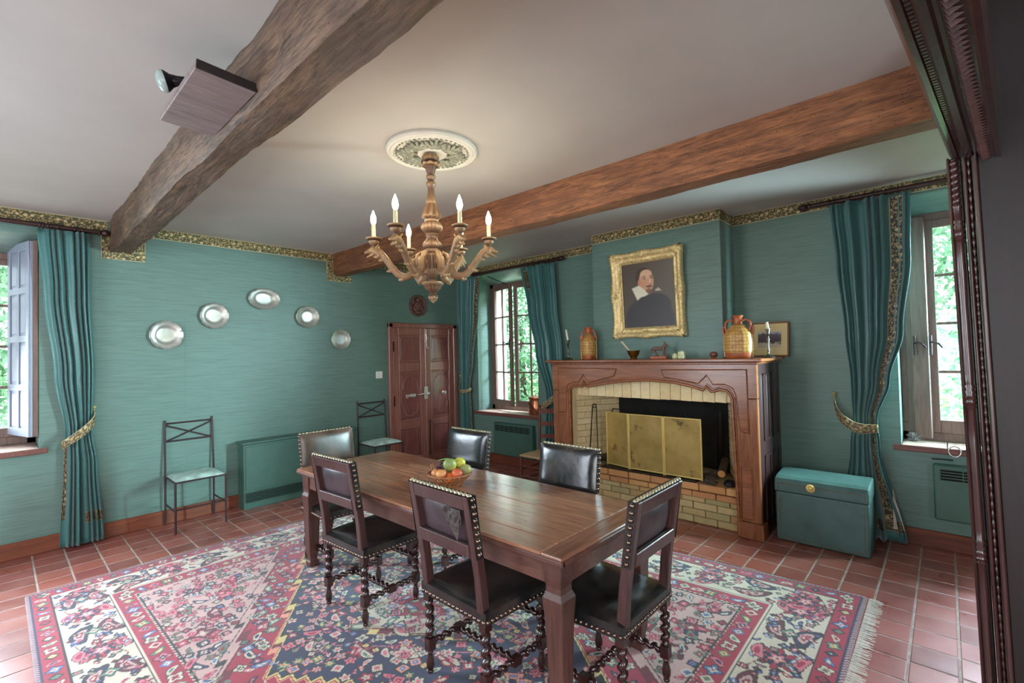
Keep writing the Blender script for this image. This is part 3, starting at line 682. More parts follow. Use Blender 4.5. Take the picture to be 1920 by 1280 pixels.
# ------------------------------------------------------------------ door in the plate wall
D0 = root('door_1', (4.28, YA-.03, 0), 'walnut double door in a moulded frame under the round relief', 'door', kind='structure')
y0 = YA
b = MB(); b.box(3.665, 3.735, y0-.045, y0, 0, 2.05); b.box(4.825, 4.895, y0-.045, y0, 0, 2.05); b.box(3.665, 4.895, y0-.045, y0, 1.985, 2.055)
b.build('door_frame', M['doorw'], D0, world=True, bev=.01)
def leafdoor(x0, x1, flip):
    b = MB(); st = .085; yb = y0-.03; yf = y0-.036
    b.box(x0, x1, y0-.022, y0-.002, .02, 1.985)
    b.box(x0, x0+st, yf, y0-.02, .02, 1.985); b.box(x1-st, x1, yf, y0-.02, .02, 1.985)
    for z0_, z1_ in ((.02, .13), (.56, .66), (1.36, 1.49), (1.88, 1.985)): b.box(x0+st, x1-st, yf, y0-.02, z0_, z1_)
    lf = b.build('door_leaf', M['doorw'], D0, world=True, bev=.006)
    for z0_, z1_ in ((.13, .56), (.66, 1.36), (1.49, 1.88)):
        b = MB(); a, c_ = x0+st+.035, x1-st-.035
        b.box(a, c_, y0-.032, y0-.02, z0_+.035, z1_-.035); b.build('panel', M['doorp'], lf, world=True, bev=.014)
        b = MB()
        for (p, q, r_, s_) in ((x0+st, x1-st, z0_, z0_+.014), (x0+st, x1-st, z1_-.014, z1_), (x0+st, x0+st+.014, z0_, z1_), (x1-st-.014, x1-st, z0_, z1_)):
            b.box(p, q, y0-.043, y0-.03, r_, s_)
        b.build('moulding', M['doorw'], lf, world=True, bev=.005)
    # oval-ended moulding of the middle panel
    s = -1 if not flip else 1; xc = (x0+x1)/2; pts = []
    rr = .125
    for k in range(13): a_ = math.pi*k/12; pts.append((xc+s*(-.0)-rr*math.cos(a_)*1, y0-.033, 1.17+rr*math.sin(a_)))
    pts.append((xc+rr, y0-.033, 1.12)); pts.append((xc+rr+.03, y0-.033, 1.12)); pts.append((xc+rr+.03, y0-.033, .90)); pts.append((xc+rr, y0-.033, .90))
    for k in range(13): a_ = math.pi*k/12; pts.append((xc+rr*math.cos(a_), y0-.033, .85-rr*math.sin(a_)))
    pts += [(xc-rr, y0-.033, .90), (xc-rr-.03, y0-.033, .90), (xc-rr-.03, y0-.033, 1.12), (xc-rr, y0-.033, 1.12)]
    MB().tube(pts, .006, 6, closed=True).build('oval_moulding', M['doorw'], lf, world=True, smooth=60)
    return lf
l1 = leafdoor(3.74, 4.285, False); l2 = leafdoor(4.30, 4.82, True)
MB().box(4.27, 4.315, y0-.052, y0-.03, .02, 1.985).build('cover_strip', M['doorw'], D0, world=True, bev=.008)
def turned(nm, mt, parent, prof, loc, direction, n=16):
    T = Matrix.Translation(loc) @ Vector(direction).to_track_quat('Z', 'Y').to_matrix().to_4x4()
    return MB().lathe(prof, n, T).build(nm, mt, parent, world=True, smooth=50)
kn = [(.022, 0), (.022, .006), (.01, .01), (.009, .03), (.018, .04), (.026, .052), (.022, .064), (0, .068)]
turned('knob', M['doorsilver'], l1, kn, (4.03, y0-.036, 1.02), (0, -1, 0)); turned('knob', M['doorsilver'], l2, kn, (4.60, y0-.036, 1.02), (0, -1, 0))
b = MB().box(3.93, 4.10, y0-.046, y0-.036, 1.0, 1.035); b.tube([(3.94, y0-.05, 1.03), (3.92, y0-.055, 1.0), (3.96, y0-.052, .985)], .007, 6); b.build('lock_plate', M['doorsilver'], l1, world=True, bev=.004)
b = MB().box(4.24, 4.30, y0-.062, y0-.052, .95, 1.13); b.sphere((4.30, y0-.075, 1.03), .026, sc=(1, 1, 1)); b.tube([(4.12, y0-.06, 1.02), (4.25, y0-.06, 1.03)], .006, 6); b.build('lock', M['doorsilver'], D0, world=True, smooth=40)
b = MB().tube([(4.29, y0-.056, 1.97), (4.29, y0-.06, 1.72)], .007, 6); b.sphere((4.30, y0-.07, 1.70), .016); b.tube([(4.275, y0-.062, 1.9), (4.29, y0-.066, 1.84), (4.275, y0-.062, 1.78)], .008, 6); b.build('bolt', M['doorsilver'], D0, world=True, smooth=40)
b = MB().tube([(4.33, y0-.056, .12), (4.33, y0-.06, .62)], .007, 6); b.sphere((4.33, y0-.066, .62), .013); b.build('bolt', M['iron'], D0, world=True, smooth=40)
for z in (1.72, .96): MB().box(3.727, 3.742, y0-.052, y0-.036, z-.07, z+.07).build('hinge', M['iron'], D0, world=True)
MB().box(3.477, 3.575, YA-.014, YA, 1.29, 1.385).build('light_switch', M['white'], bev=.004, label='square white light switch beside the double door', cat='switch')
# plates
def plate(name, x, z, rx, rz, lab, lobes=8):
    T = Matrix.Translation((x, YA-.002, z)) @ Matrix.Rotation(math.pi/2, 4, 'X') @ Matrix.Diagonal((rx/.14, rz/.14, 1, 1))
    prof = [(.0, .010), (.06, .010), (.082, .012), (.089, .018), (.096, .022), (.115, .026), (.131, .030), (.137, .0345), (.140, .033), (.139, .028), (.12, .018), (.09, .006), (.05, .003), (0, .003)]
    def mod(a, i, r):
        if r < .1: return r
        k = (r-.1)/.04; return r*(1+.035*k*abs(math.cos(lobes/2*a))-.018*k*max(0, math.cos(lobes*2*a)))
    r = root(name, (x, YA-.02, z-rz), lab, 'plate', 'pewter plates on the teal wall')
    MB().lathe(prof[:4], 96, T, mod, caps=False).build('well', M['pewter'], r, world=True, smooth=50)
    MB().lathe(prof[3:], 96, T, mod, caps=False).build('rim', M['pewter'], r, world=True, smooth=50)
plate('pewter_plate', 1.142, 1.851, .137, .137, 'round pewter plate, lowest at the left end of the row')
plate('pewter_plate', 1.56, 2.059, .132, .132, 'round pewter plate between the leftmost plate and the oval dish')
plate('pewter_dish', 2.058, 2.271, .166, .118, 'oval pewter dish at the top of the arc of plates', 10)
plate('pewter_plate', 2.548, 2.087, .137, .128, 'round pewter plate just right of the oval dish')
plate('pewter_plate', 2.97, 1.817, .126, .126, 'round pewter plate nearest the door')
# relief medallion
b = MB(); T = Matrix.Translation((4.187, YA-.002, 2.316)) @ Matrix.Rotation(math.pi/2, 4, 'X') @ Matrix.Diagonal((1.0, 1.06, 1, 1))
md = root('relief_medallion', (4.187, YA-.02, 2.15), 'oval brown carved relief hanging above the double door', 'medallion')
MB().lathe([(0, .02), (.115, .018), (.125, .028), (.138, .034), (.15, .028), (.152, .0), (0, 0)], 48, T, caps=False).build('plaque', M['medal'], md, world=True, smooth=50)
b.sphere((4.18, YA-.03, 2.40), .033); b.sphere((4.18, YA-.022, 2.31), .06, sc=(1, .4, 1.1)); b.sphere((4.235, YA-.022, 2.29), .035, sc=(1, .5, 1.3)); b.sphere((4.13, YA-.022, 2.27), .035, sc=(1, .5, 1.4)); b.sphere((4.23, YA-.025, 2.37), .022); b.sphere((4.19, YA-.024, 2.22), .04, sc=(1.4, .5, .8))
b.tube([(4.10, YA-.02, 2.34), (4.08, YA-.03, 2.40), (4.12, YA-.025, 2.44)], .014, 8)
b.build('relief_figure', M['medal'], md, world=True, smooth=60)

# ------------------------------------------------------------------ heaters
ht = root('storage_heater', (2.45, 5.6, 0), 'long low green storage heater against the plate wall', 'heater')
b = MB().box(1.77, 3.06, 5.505, 5.68, 0.0, .685); b.build('casing', M['gpaint'], ht, world=True, bev=.006)
MB().box(1.755, 3.075, 5.49, 5.69, .685, .71).build('top_panel', M['gpaint'], ht, world=True, bev=.005)
MB().box(1.79, 3.04, 5.497, 5.506, .20, .66).build('front_panel', M['gpaint'], ht, world=True, bev=.003)
MB().box(1.79, 3.04, 5.500, 5.5055, .07, .175).build('grille_back', M['black'], ht, world=True)
for k in range(6):
    b = MB().box(1.785, 3.045, 5.487, 5.500, .080+k*.0175, .0845+k*.0175); b.build('grille_slat', M['gpaint'], ht, world=True)
MB().box(1.83, 1.98, 5.494, 5.498, .27, .32).build('badge', M['gpaint'], ht, world=True, bev=.001)
def convector(label, ya, yb, z0, z1, x0, cols, rows):
    r = root('convector_heater', (x0+.05, (ya+yb)/2, z0), label, 'heater')
    MB().box(x0, XB-.005, ya, yb, z0, z1).build('casing', M['gpaint'], r, world=True, bev=.01)
    MB().box(x0-.002, x0+.002, ya+.04, yb-.04, z1-.115, z1-.03).build('grille_back', M['black'], r, world=True)
    L = yb-ya-.08
    for i in range(rows+1):
        z = z1-.115+i*.085/rows; MB().box(x0-.007, x0-.002, ya+.04, yb-.04, z-.003, z+.003).build('grille_slat', M['gpaint'], r, world=True)
    for i in range(cols+1):
        y = ya+.04+L*i/cols; MB().box(x0-.008, x0-.0015, y-.0025, y+.0025, z1-.118, z1-.027).build('grille_bar', M['gpaint'], r, world=True)
    return r
convector('green wall convector under the window left of the fireplace', 4.13, 4.86, .15, .60, 4.86, 7, 4)
convector('green wall convector under the right window', -.62, .105, .245, .665, 4.87, 5, 4)
MB().tube([(4.90, .11, .70), (4.90, .02, .705), (4.92, -.01, .70)], .006, 6).build('heater_cable', M['gpaintd'], smooth=60, label='thin bracket lying on top of the right convector', cat='bracket')

# ------------------------------------------------------------------ mantelpiece
XF = 4.25
mp_ = root('mantelpiece', (4.6, 2.22, 0), 'tall carved reddish wooden mantelpiece around the brick fireplace', 'mantelpiece')
toF = lambda y, z, t: Vector((XF+t, y, z))
opening = [(1.335, .135), (1.36, 1.165), (1.372, 1.20), (1.40, 1.228), (1.457, 1.240), (1.50, 1.222), (1.53, 1.216), (1.572, 1.258), (1.601, 1.227), (1.704, 1.258), (1.858, 1.288), (2.105, 1.306), (2.374, 1.291), (2.60, 1.262), (2.81, 1.222), (2.862, 1.262), (2.885, 1.218), (2.938, 1.222), (2.985, 1.222), (3.03, 1.200), (3.05, 1.165), (3.05, .135)]
outer = [(3.285, .135), (3.285, 1.475), (1.16, 1.475), (1.16, .135)]
# build the front as three joined boards: two uprights and the arched frieze, seam at z=1.165
b = MB(); b.prism([(1.16, .135), (1.335, .135), (1.358, 1.163), (1.16, 1.163)], 0, .045, toF); b.build('pilaster', M['mantelz'], mp_, world=True, bev=.006)
b = MB(); b.prism([(3.05, .135), (3.285, .135), (3.285, 1.163), (3.05, 1.163)], 0, .045, toF); b.build('pilaster', M['mantelz'], mp_, world=True, bev=.006)
b = MB(); b.prism([(1.16, 1.475), (1.16, 1.167)]+opening[1:-1]+[(3.285, 1.167), (3.285, 1.475)], 0, .045, toF); b.build('frieze_board', M['mantel'], mp_, world=True, bev=.005)
b = MB(); b.tube([toF(y+.0, z-.002, -.004) for y, z in opening], .014, 8); b.tube([toF(y+(-.02 if y < 2.1 else .02)*(1 if z < 1.2 else .3), z+(.024 if z > 1.19 else 0), -.002) for y, z in opening], .006, 6)
b.build('arch_moulding', M['mantel'], mp_, world=True, smooth=60)
for pan in ([(3.20, .92), (3.20, 1.415), (2.464, 1.408), (2.495, 1.335), (2.80, 1.262), (2.865, 1.345), (2.93, 1.262), (3.00, 1.262), (3.07, 1.235), (3.095, 1.19), (3.11, .92), (3.13, .935)],
            [(1.993, 1.402), (1.962, 1.335), (1.64, 1.285), (1.567, 1.356), (1.515, 1.278), (1.414, 1.282), (1.35, 1.25), (1.325, 1.19), (1.300, .90), (1.28, .885), (1.232, .873), (1.235, 1.410)],
            [(1.30, .59), (1.222, .598), (1.216, .166), (1.306, .16)], [(3.20, .60), (3.11, .59), (3.11, .16), (3.20, .166)]):
    MB().prism(pan, -.009, .002, toF).build('raised_panel', M['mantel'], mp_, world=True, bev=.007)
    cx_ = sum(p[0] for p in pan)/len(pan); cz_ = sum(p[1] for p in pan)/len(pan)
    MB().tube([toF(y, z, -.001) for y, z in pan], .006, 6, closed=True).build('panel_moulding', M['mantelz'], mp_, world=True, smooth=60)
for a_, c_ in ((1.14, 1.35), (3.035, 3.30)): MB().box(4.232, 4.36, a_, c_, 0, .135).build('plinth', M['mantelz'], mp_, world=True, bev=.008)
b = MB().box(4.295, XB, 1.16, 1.20, 0, 1.475); b.build('side_board', M['mantelshade'], mp_, world=True, bev=.004)
MB().box(4.295, XB, 3.245, 3.285, 0, 1.475).build('side_board', M['mantelshade'], mp_, world=True, bev=.004)
for x0_, x1_ in ((4.40, 4.58), (4.67, 4.85)):
    for z0_, z1_ in ((.80, 1.37), (.12, .68)):
        b = MB()
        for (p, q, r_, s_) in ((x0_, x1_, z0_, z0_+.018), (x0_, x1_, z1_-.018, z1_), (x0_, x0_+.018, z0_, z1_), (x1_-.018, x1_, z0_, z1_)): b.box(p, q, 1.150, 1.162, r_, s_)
        b.build('side_moulding', M['mantelshade'], mp_, world=True, bev=.004)
MB().box(4.235, XB, 1.145, 3.30, 1.452, 1.475).build('under_moulding', M['mantelz'], mp_, world=True, bev=.008)
MB().box(4.195, XB-.001, 1.105, 3.34, 1.475, 1.502).build('shelf', M['mantel'], mp_, world=True, bev=.006)
# brick fireplace
fp = root('fireplace', (4.6, 2.2, 0), 'brick fireplace with raised hearth and pale brick lining', 'fireplace')
HZ = .37
b = MB(); b.box(4.362, 4.93, 1.30, 3.09, 0, HZ-.012); b.build('hearth_core', M['mortar'], fp, world=True)
b = MB(); b.box(4.93, 4.945, 1.2, 3.24, 0, 1.45); b.build('lining_wall', M['soot'], fp, world=True); b = MB(); b.box(4.30, 4.375, 1.30, 1.352, .0, 1.44); b.box(4.30, 4.375, 3.048, 3.09, .0, 1.44); b.build('plaster_edge', M['plasterc'], fp, world=True)
def vbr(nm, mt, bx, parent, rot=None):
    MB().box(*bx, rot).build(nm, mt, parent, world=True, bev=.004)
rs = random.Random(4)
z = 0.0; courses = [(.0, .062, 0), (.064, .126, 0), (.128, .19, 0), (.192, .236, .0), (.242, .296, -.022), (.306, HZ, -.035)]
for ci, (za, zb, pj) in enumerate(courses):
    y = 1.335-(.11 if ci % 2 else 0)
    Ln = .215 if ci < 5 else .235
    while y < 3.05:
        a_, c_ = max(y, 1.335), min(y+Ln-.008, 3.05)
        if c_-a_ > .02: vbr('brick', M['brickr' if ci > 3 else 'bricky'], (4.338+pj+rs.uniform(-.003, .003), 4.45, a_, c_, za+.003, zb), fp)
        y += Ln
# arch of upright bricks behind the wooden arch
b = MB(); b.box(4.385, 4.42, 1.30, 3.09, 1.118, 1.44); b.build('lintel_core', M['mortarc'], fp, world=True)
y = 1.345; k = 0
while y < 3.05:
    wd = .103+rs.uniform(-.006, .006); ln = (y-2.2)*.10
    T = Matrix.Translation((4.372, y+wd/2, 1.108+rs.uniform(-.003, .004))) @ Matrix.Rotation(-ln*.6, 4, 'X')
    MB().box(0, .05, -wd/2+.002, min(wd/2-.002, 3.05-y-wd/2), 0, .235, T).build('brick', M['brickc'], fp, world=True, bev=.003)
    y += wd
# splayed linings: left wall seen, right wall narrow
def lining(pa, pb, z0_, z1_, mt, flip):
    a_ = Vector((*pa, 0)); d = Vector((*pb, 0))-a_; L = d.length; ang = math.atan2(d.y, d.x)
    T = Matrix.Translation(a_) @ Matrix.Rotation(ang, 4, 'Z'); s = -1 if flip else 1
    MB().box(0, L, min(s*.012, s*.03), max(s*.012, s*.03), z0_, z1_, T).build('lining_wall', M['mortarc'] if mt == 'brickc' else M['soot'], fp, world=True)
    z = z0_; r = 0
    while z < z1_-.02:
        x = -.11 if r % 2 else 0
        while x < L:
            p, q = max(0, x), min(L, x+.212)
            if q-p > .02: MB().box(p, q, min(0, s*.02), max(0, s*.02), z+.002, min(z+.064, z1_), T).build('brick', M[mt], fp, world=True, bev=.003)
            x += .22
        z += .068; r += 1
lining((4.37, 3.045), (4.92, 2.80), HZ, 1.40, 'brickc', False)
lining((4.37, 1.35), (4.92, 1.62), HZ, 1.40, 'brickc', True)
lining((4.915, 1.58), (4.915, 2.83), HZ, 1.44, 'brickk', False)
MB().box(4.40, 4.93, 1.33, 3.07, 1.42, 1.44).build('throat', M['soot'], fp, world=True)
b = MB(); 
b.grid(lambda i, j: Vector((4.47+.42*i, 1.62+1.2*j, HZ+.003+.05*math.exp(-((i-.55)**2/.06+(j-.62)**2/.03))*(1+.8*mnoise.noise(Vector((i*14, j*30, 0))))+.004*mnoise.noise(Vector((i*20, j*40, 3))))), 40, 90)
b.build('ash_bed', M['ash'], fp, smooth=60, world=True, kind='stuff', fixn=False)
MB().box(4.31, 4.56, 1.72, 2.74, HZ+.001, HZ+.011).build('hearth_tray', M['iron'], bev=.003, label='thin dark metal tray on the hearth under the brass fire screen', cat='tray')
# fire screen
fs_ = root('fire_screen', (4.4, 2.2, HZ+.012), 'three panelled brass fire screen standing on the hearth', 'fire screen')
pts = [(4.44, 2.72), (4.372, 2.42), (4.372, 2.045), (4.372, 1.675)]; z0_, z1_ = HZ+.012, .945
for k in range(3):
    a_ = Vector((*pts[k], 0)); c_ = Vector((*pts[k+1], 0)); d = (c_-a_).normalized()*.008
    if k == 2: pass
    A, B = a_+d, c_-d
    r = .0085
    b = MB()
    for p, q in ((A+Vector((0, 0, z0_)), A+Vector((0, 0, z1_))), (B+Vector((0, 0, z0_)), B+Vector((0, 0, z1_))), (A+Vector((0, 0, z0_+.012)), B+Vector((0, 0, z0_+.012))), (A+Vector((0, 0, z1_-.005)), B+Vector((0, 0, z1_-.005)))):
        b.tube([p, q], r if p.z != q.z else r*.9, 8)
    fr_ = b.build('screen_frame', M['brass'], fs_, world=True, smooth=50)
    g = MB(); th = Vector((.002, 0, 0)); g.add([A+Vector((0, 0, z0_+.01)), B+Vector((0, 0, z0_+.01)), B+Vector((0, 0, z1_-.005)), A+Vector((0, 0, z1_-.005))], [(0, 1, 2, 3)])
    g.build('screen_panel', M['screen'], fs_, world=True, fixn=False)
for k, yy in ((0, 2.575), (2, 1.86)):
    xx = 4.372 if k else 4.407
    MB().tube([(xx, yy+.05, z1_), (xx, yy+.04, z1_+.035), (xx, yy-.04, z1_+.035), (xx, yy-.05, z1_)], .006, 6).build('screen_handle', M['iron'], fs_, world=True)
# fire tools, logs, kettle
b = MB().tube([(4.50, 2.985, .378), (4.53, 2.945, .97), (4.53, 2.935, 1.0), (4.53, 2.90, 1.0), (4.53, 2.895, .97), (4.50, 2.87, .378)], .006, 8)
b.tube([(4.53, 2.945, .965), (4.53, 2.895, .965)], .005, 6); b.build('fire_tongs', M['iron'], smooth=60, label='black iron fire tongs leaning on the left fireplace lining', cat='tongs')
def log(nm, a, c_, r, lab, grp=None):
    rt_ = root(nm, (Vector(a)+Vector(c_))/2-Vector((0, 0, r)), lab, 'log', grp)
    d = Vector(c_)-Vector(a); pts = [Vector(a)+d*i/8 for i in range(9)]; rr_ = [r*(1+.14*mnoise.noise(Vector((i*1.7, r*90, 0)))) for i in range(9)]
    b = MB().tube(pts, rr_, 12, caps=False); b.build('bark', M['bark'], rt_, world=True, smooth=60)
    b = MB()
    for p, q, k in ((pts[0], rr_[0], -1), (pts[-1], rr_[-1], 1)): b.tube([p-d.normalized()*k*.004, p+d.normalized()*k*.002], [q*.96, q*.93], 12)
    b.build('cut_end', M['logend'], rt_, world=True)
log('firewood_log', (4.50, 1.555, .385+.055), (4.86, 1.64, .385+.10), .036, 'cut log with a bright orange end at the right of the hearth')
log('firewood_log', (4.62, 1.60, .41), (4.70, 2.0, .41), .034, 'dark split log lying behind the right end of the fire screen')
log('firewood_log', (4.46, 2.95, .40), (4.74, 2.82, .40), .03, 'short log at the left of the hearth beside the screen')
log('firewood_log', (4.62, 2.93, .398), (4.60, 2.72, .455), .026, 'thin branch resting on the short log at the left of the hearth')
MB().lathe([(.0, 0), (.048, 0), (.058, .012), (.052, .035), (.038, .05), (.0, .054)], 20, Matrix.Translation((4.40, 1.445, HZ+.001))).build('black_bowl', M['iron'], smooth=50, label='small black upturned bowl at the right end of the hearth', cat='bowl')
b = MB().box(4.31, 4.44, 1.56, 1.68, HZ+.002, HZ+.012, None); b.tube([(4.38, 1.66, HZ+.02), (4.33, 1.54, HZ+.018)], .008, 6); b.tube([(4.43, 1.70, HZ+.016), (4.36, 1.58, HZ+.024)], .01, 6)
b.build('kindling', M['bark'], label='dark sticks of kindling in front of the screen edge', cat='kindling')
b = MB().tube([(4.86, 1.70, HZ+.03), (4.80, 1.66, .70), (4.78, 1.64, .98)], [.02, .03, .02], 10); b.build('fire_poker', M['iron'], smooth=60, label='dark upright iron bar standing at the back right of the fireplace', cat='poker')

# ------------------------------------------------------------------ things on the mantel shelf
SZ = 1.502
def candlestick(x, y, hh, ch, lean, lab):
    r = root('candlestick', (x, y, SZ), lab, 'candlestick')
    s = hh/.235
    pr_ = [(0, 0), (.048, 0), (.052, .006), (.044, .014), (.020, .022), (.010, .030), (.008, .05), (.013, .056), (.013, .062), (.007, .07), (.0065, .11), (.009, .14), (.0135, .148), (.0135, .155), (.007, .162), (.009, .178), (.016, .184), (.009, .19), (.013, .2), (.017, .222), (.019, .228), (.019, .235), (.009, .235), (0, .235)]
    MB().lathe([(a_, z*s) for a_, z in pr_], 20).build('stick', M['silver'], r, smooth=45)
    MB().tube([(0, 0, hh-.006), (lean[0], lean[1], hh+ch)], [.0115, .0105], 12).build('candle', M['wax'], r, smooth=50)
candlestick(4.40, 3.165, .225, .115, (-.005, .02), 'silver candlestick with a leaning candle at the left end of the shelf')
candlestick(4.46, 1.118, .25, .055, (.0, .004), 'silver candlestick with a short candle in front of the framed print')
def jug(x, y, sx, sy, hz, rz, lab):
    r = root('ceramic_jug', (x, y, SZ), lab, 'jug', rz=rz)
    s = hz/.37
    def W(pr_, mt, nm, n=40, mod=None):
        T = Matrix.Diagonal((sx/.125, sy/.125, 1, 1)); return MB().lathe(pr_, n, T, mod, caps=True).build(nm, M[mt], r, smooth=50)
    W([(.100, 0), (.112, .006), (.116, .03), (.118, .05)], 'terra', 'base_band')
    def cells(a_, i, q): return q*(1+.012*(1 if math.cos(a_*12) > -.6 else -1))
    W([(.118, .05*s), (.121, .056*s), (.123, .10*s), (.121, .104*s), (.123, .108*s), (.124, .155*s), (.121, .16*s), (.123, .165*s), (.120, .195*s)], 'ochre', 'tiled_body', 48, cells)
    W([(.120, .195*s), (.123, .20*s), (.118, .212*s), (.110, .225*s), (.088, .255*s), (.06, .285*s), (.038, .298*s)], 'ochre', 'shoulder', 48, cells)
    T = Matrix.Identity(4)
    MB().lathe([(.040, .288*s), (.036, .305*s), (.034, .335*s), (.038, .355*s), (.046, .366*s), (.046, .37*s), (.036, .37*s), (.03, .35*s), (.0, .34*s)], 24, T).build('neck', M['terra'], r, smooth=50)
    for sg in (-1, 1):
        MB().tube([(0, sg*.036*sy/.125*1.2, .325*s), (0, sg*.075*sy/.125, .335*s), (0, sg*.108*sy/.125, .312*s), (0, sg*.112*sy/.125, .27*s), (0, sg*.100*sy/.125, .235*s)], [.010, .010, .011, .010, .012], 8).build('handle', M['terra'], r, smooth=60)
        MB().tube([(0, sg*.112*sy/.125, .28*s), (0, sg*.135*sy/.125, .262*s), (0, sg*.132*sy/.125, .225*s), (0, sg*.120*sy/.125, .20*s)], [.008, .009, .008, .008], 8).build('handle', M['terra'], r, smooth=60)
        MB().tube([(0, sg*.126*sy/.125, .20*s), (0, sg*.129*sy/.125, .10*s), (0, sg*.122*sy/.125, .01*s)], .008, 6).build('side_rib', M['ochre'], r, smooth=60)
    return r
jug(4.42, 1.345, .085, .118, .375, 0, 'large ochre and terracotta two handled jug at the right end of the shelf')
jug(4.44, 2.915, .105, .082, .355, .55, 'narrower ochre two handled jug near the left end of the shelf')
r = root('mortar', (4.36, 2.33, SZ), 'small bronze mortar on the shelf below the portrait', 'mortar')
MB().lathe([(0, 0), (.038, 0), (.040, .008), (.028, .016), (.040, .03), (.056, .055), (.060, .075), (.066, .086), (.066, .09), (.056, .088), (.045, .05), (0, .03)], 28).build('bowl', M['bronze'], r, smooth=45)
b = MB().tube([(4.36, 2.355, SZ+.06), (4.36, 2.40, SZ+.115), (4.36, 2.45, SZ+.172)], [.008, .009, .010], 10); b.sphere((4.36, 2.455, SZ+.176), .012); b.build('pestle', M['bone'], smooth=60, label='pale pestle leaning out of the bronze mortar', cat='pestle')
r = root('horse_figurine', (4.40, 2.075, SZ), 'small brown carved horse standing on a base on the shelf', 'figurine')
MB().box(-.028, .028, -.085, .085, 0, .028).build('base', M['terra'], r, bev=.005)
b = MB(); b.tube([(0, .06, .098), (0, .03, .104), (0, -.02, .098), (0, -.045, .105), (0, -.058, .125), (0, -.060, .15)], [.018, .018, .016, .021, .018, .013], 10)
b.tube([(0, -.052, .148), (0, -.075, .135), (0, -.092, .12)], [.014, .012, .008], 8)
for s in (-1, 1): b.tube([(s*.006, -.055, .155), (s*.009, -.052, .172)], [.005, .002], 6)
for (y1_, y2_, y3_) in ((-.045, -.045, -.042), (-.05, -.056, -.052)):
    b.tube([(-.009 if y1_ == -.045 else .009, y1_, .1), (-.009 if y1_ == -.045 else .009, y2_, .06), (-.009 if y1_ == -.045 else .009, y3_, .028)], [.012, .008, .009], 8)
for s in (-1, 1): b.tube([(s*.010, .055, .1), (s*.010, .048, .075), (s*.010, .032+.01*s, .055), (s*.010, .022+.01*s, .028)], [.014, .010, .006, .008], 8)
b.tube([(0, .072, .104), (0, .082, .085), (0, .078, .05)], [.006, .009, .004], 6)
b.build('horse', M['horse'], r, smooth=70)
b = MB().box(4.37, 4.415, 1.82, 1.875, SZ, SZ+.066); b.box(4.38, 4.405, 1.83, 1.865, SZ+.066, SZ+.075); b.build('ceramic_box', M['ceram'], bev=.008, seg=2, label='larger cream and green ceramic box right of the horse', cat='box')
b = MB().lathe([(0, 0), (.022, 0), (.03, .012), (.031, .03), (.024, .045), (.012, .052), (0, .056)], 16, Matrix.Translation((4.38, 1.905, SZ))); b.build('ceramic_pot', M['ceram'], smooth=50, label='small round ceramic pot beside the larger ceramic box', cat='pot')
r = root('stone_egg', (4.42, 1.56, SZ), 'brown polished egg on a ring stand left of the large jug', 'ornament')
MB().lathe([(.018, 0), (.026, .002), (.024, .010), (.018, .012)], 20).build('stand', M['terra'], r, smooth=50)
MB().sphere((0, 0, .036), .028, 20, sc=(1, 1.3, .95)).build('egg', M['egg'], r, smooth=70)
# framed print leaning on the wall
r = root('framed_print', (4.90, 1.20, SZ), 'framed dark print in a cream mount leaning behind the right candlestick', 'picture')
T = Matrix.Translation((4.885, 1.212, SZ+.002)) @ Matrix.Rotation(R(8), 4, 'Y')
b = MB(); wd, hg = .158, .325
for bx in ((-.01, .012, -wd, wd, 0, .014), (-.01, .012, -wd, wd, hg-.014, hg), (-.01, .012, -wd, -wd+.014, 0, hg), (-.01, .012, wd-.014, wd, 0, hg)): b.box(*bx, T)
b.build('frame', plain('thin_frame_wood', (140, 78, 50), .4), r, world=True, bev=.002)
MB().box(-.002, .008, -wd+.01, wd-.01, .01, hg-.01, T).build('mount', plain('cream_mount', (236, 214, 160), .7, var=.04), r, world=True)
t = NT('print_image'); v = t.coord((3, 9, 9)); n = t.noise(v, 2, 5); sp = t.n('ShaderNodeSeparateXYZ'); t.l(t.coord(), sp.inputs[0])
q = t.math('ADD', t.math('MULTIPLY', n, .10), sp.outputs[2])
t.set(t.ramp(q, [(.17, srgb(206, 190, 170)), (.185, srgb(70, 58, 72)), (.26, srgb(96, 84, 100)), (.275, srgb(196, 198, 208))]), .5)
MB().box(-.004, -.002, -wd+.065, wd-.055, .085, hg-.09, T).build('image', t.mat, r, world=True)

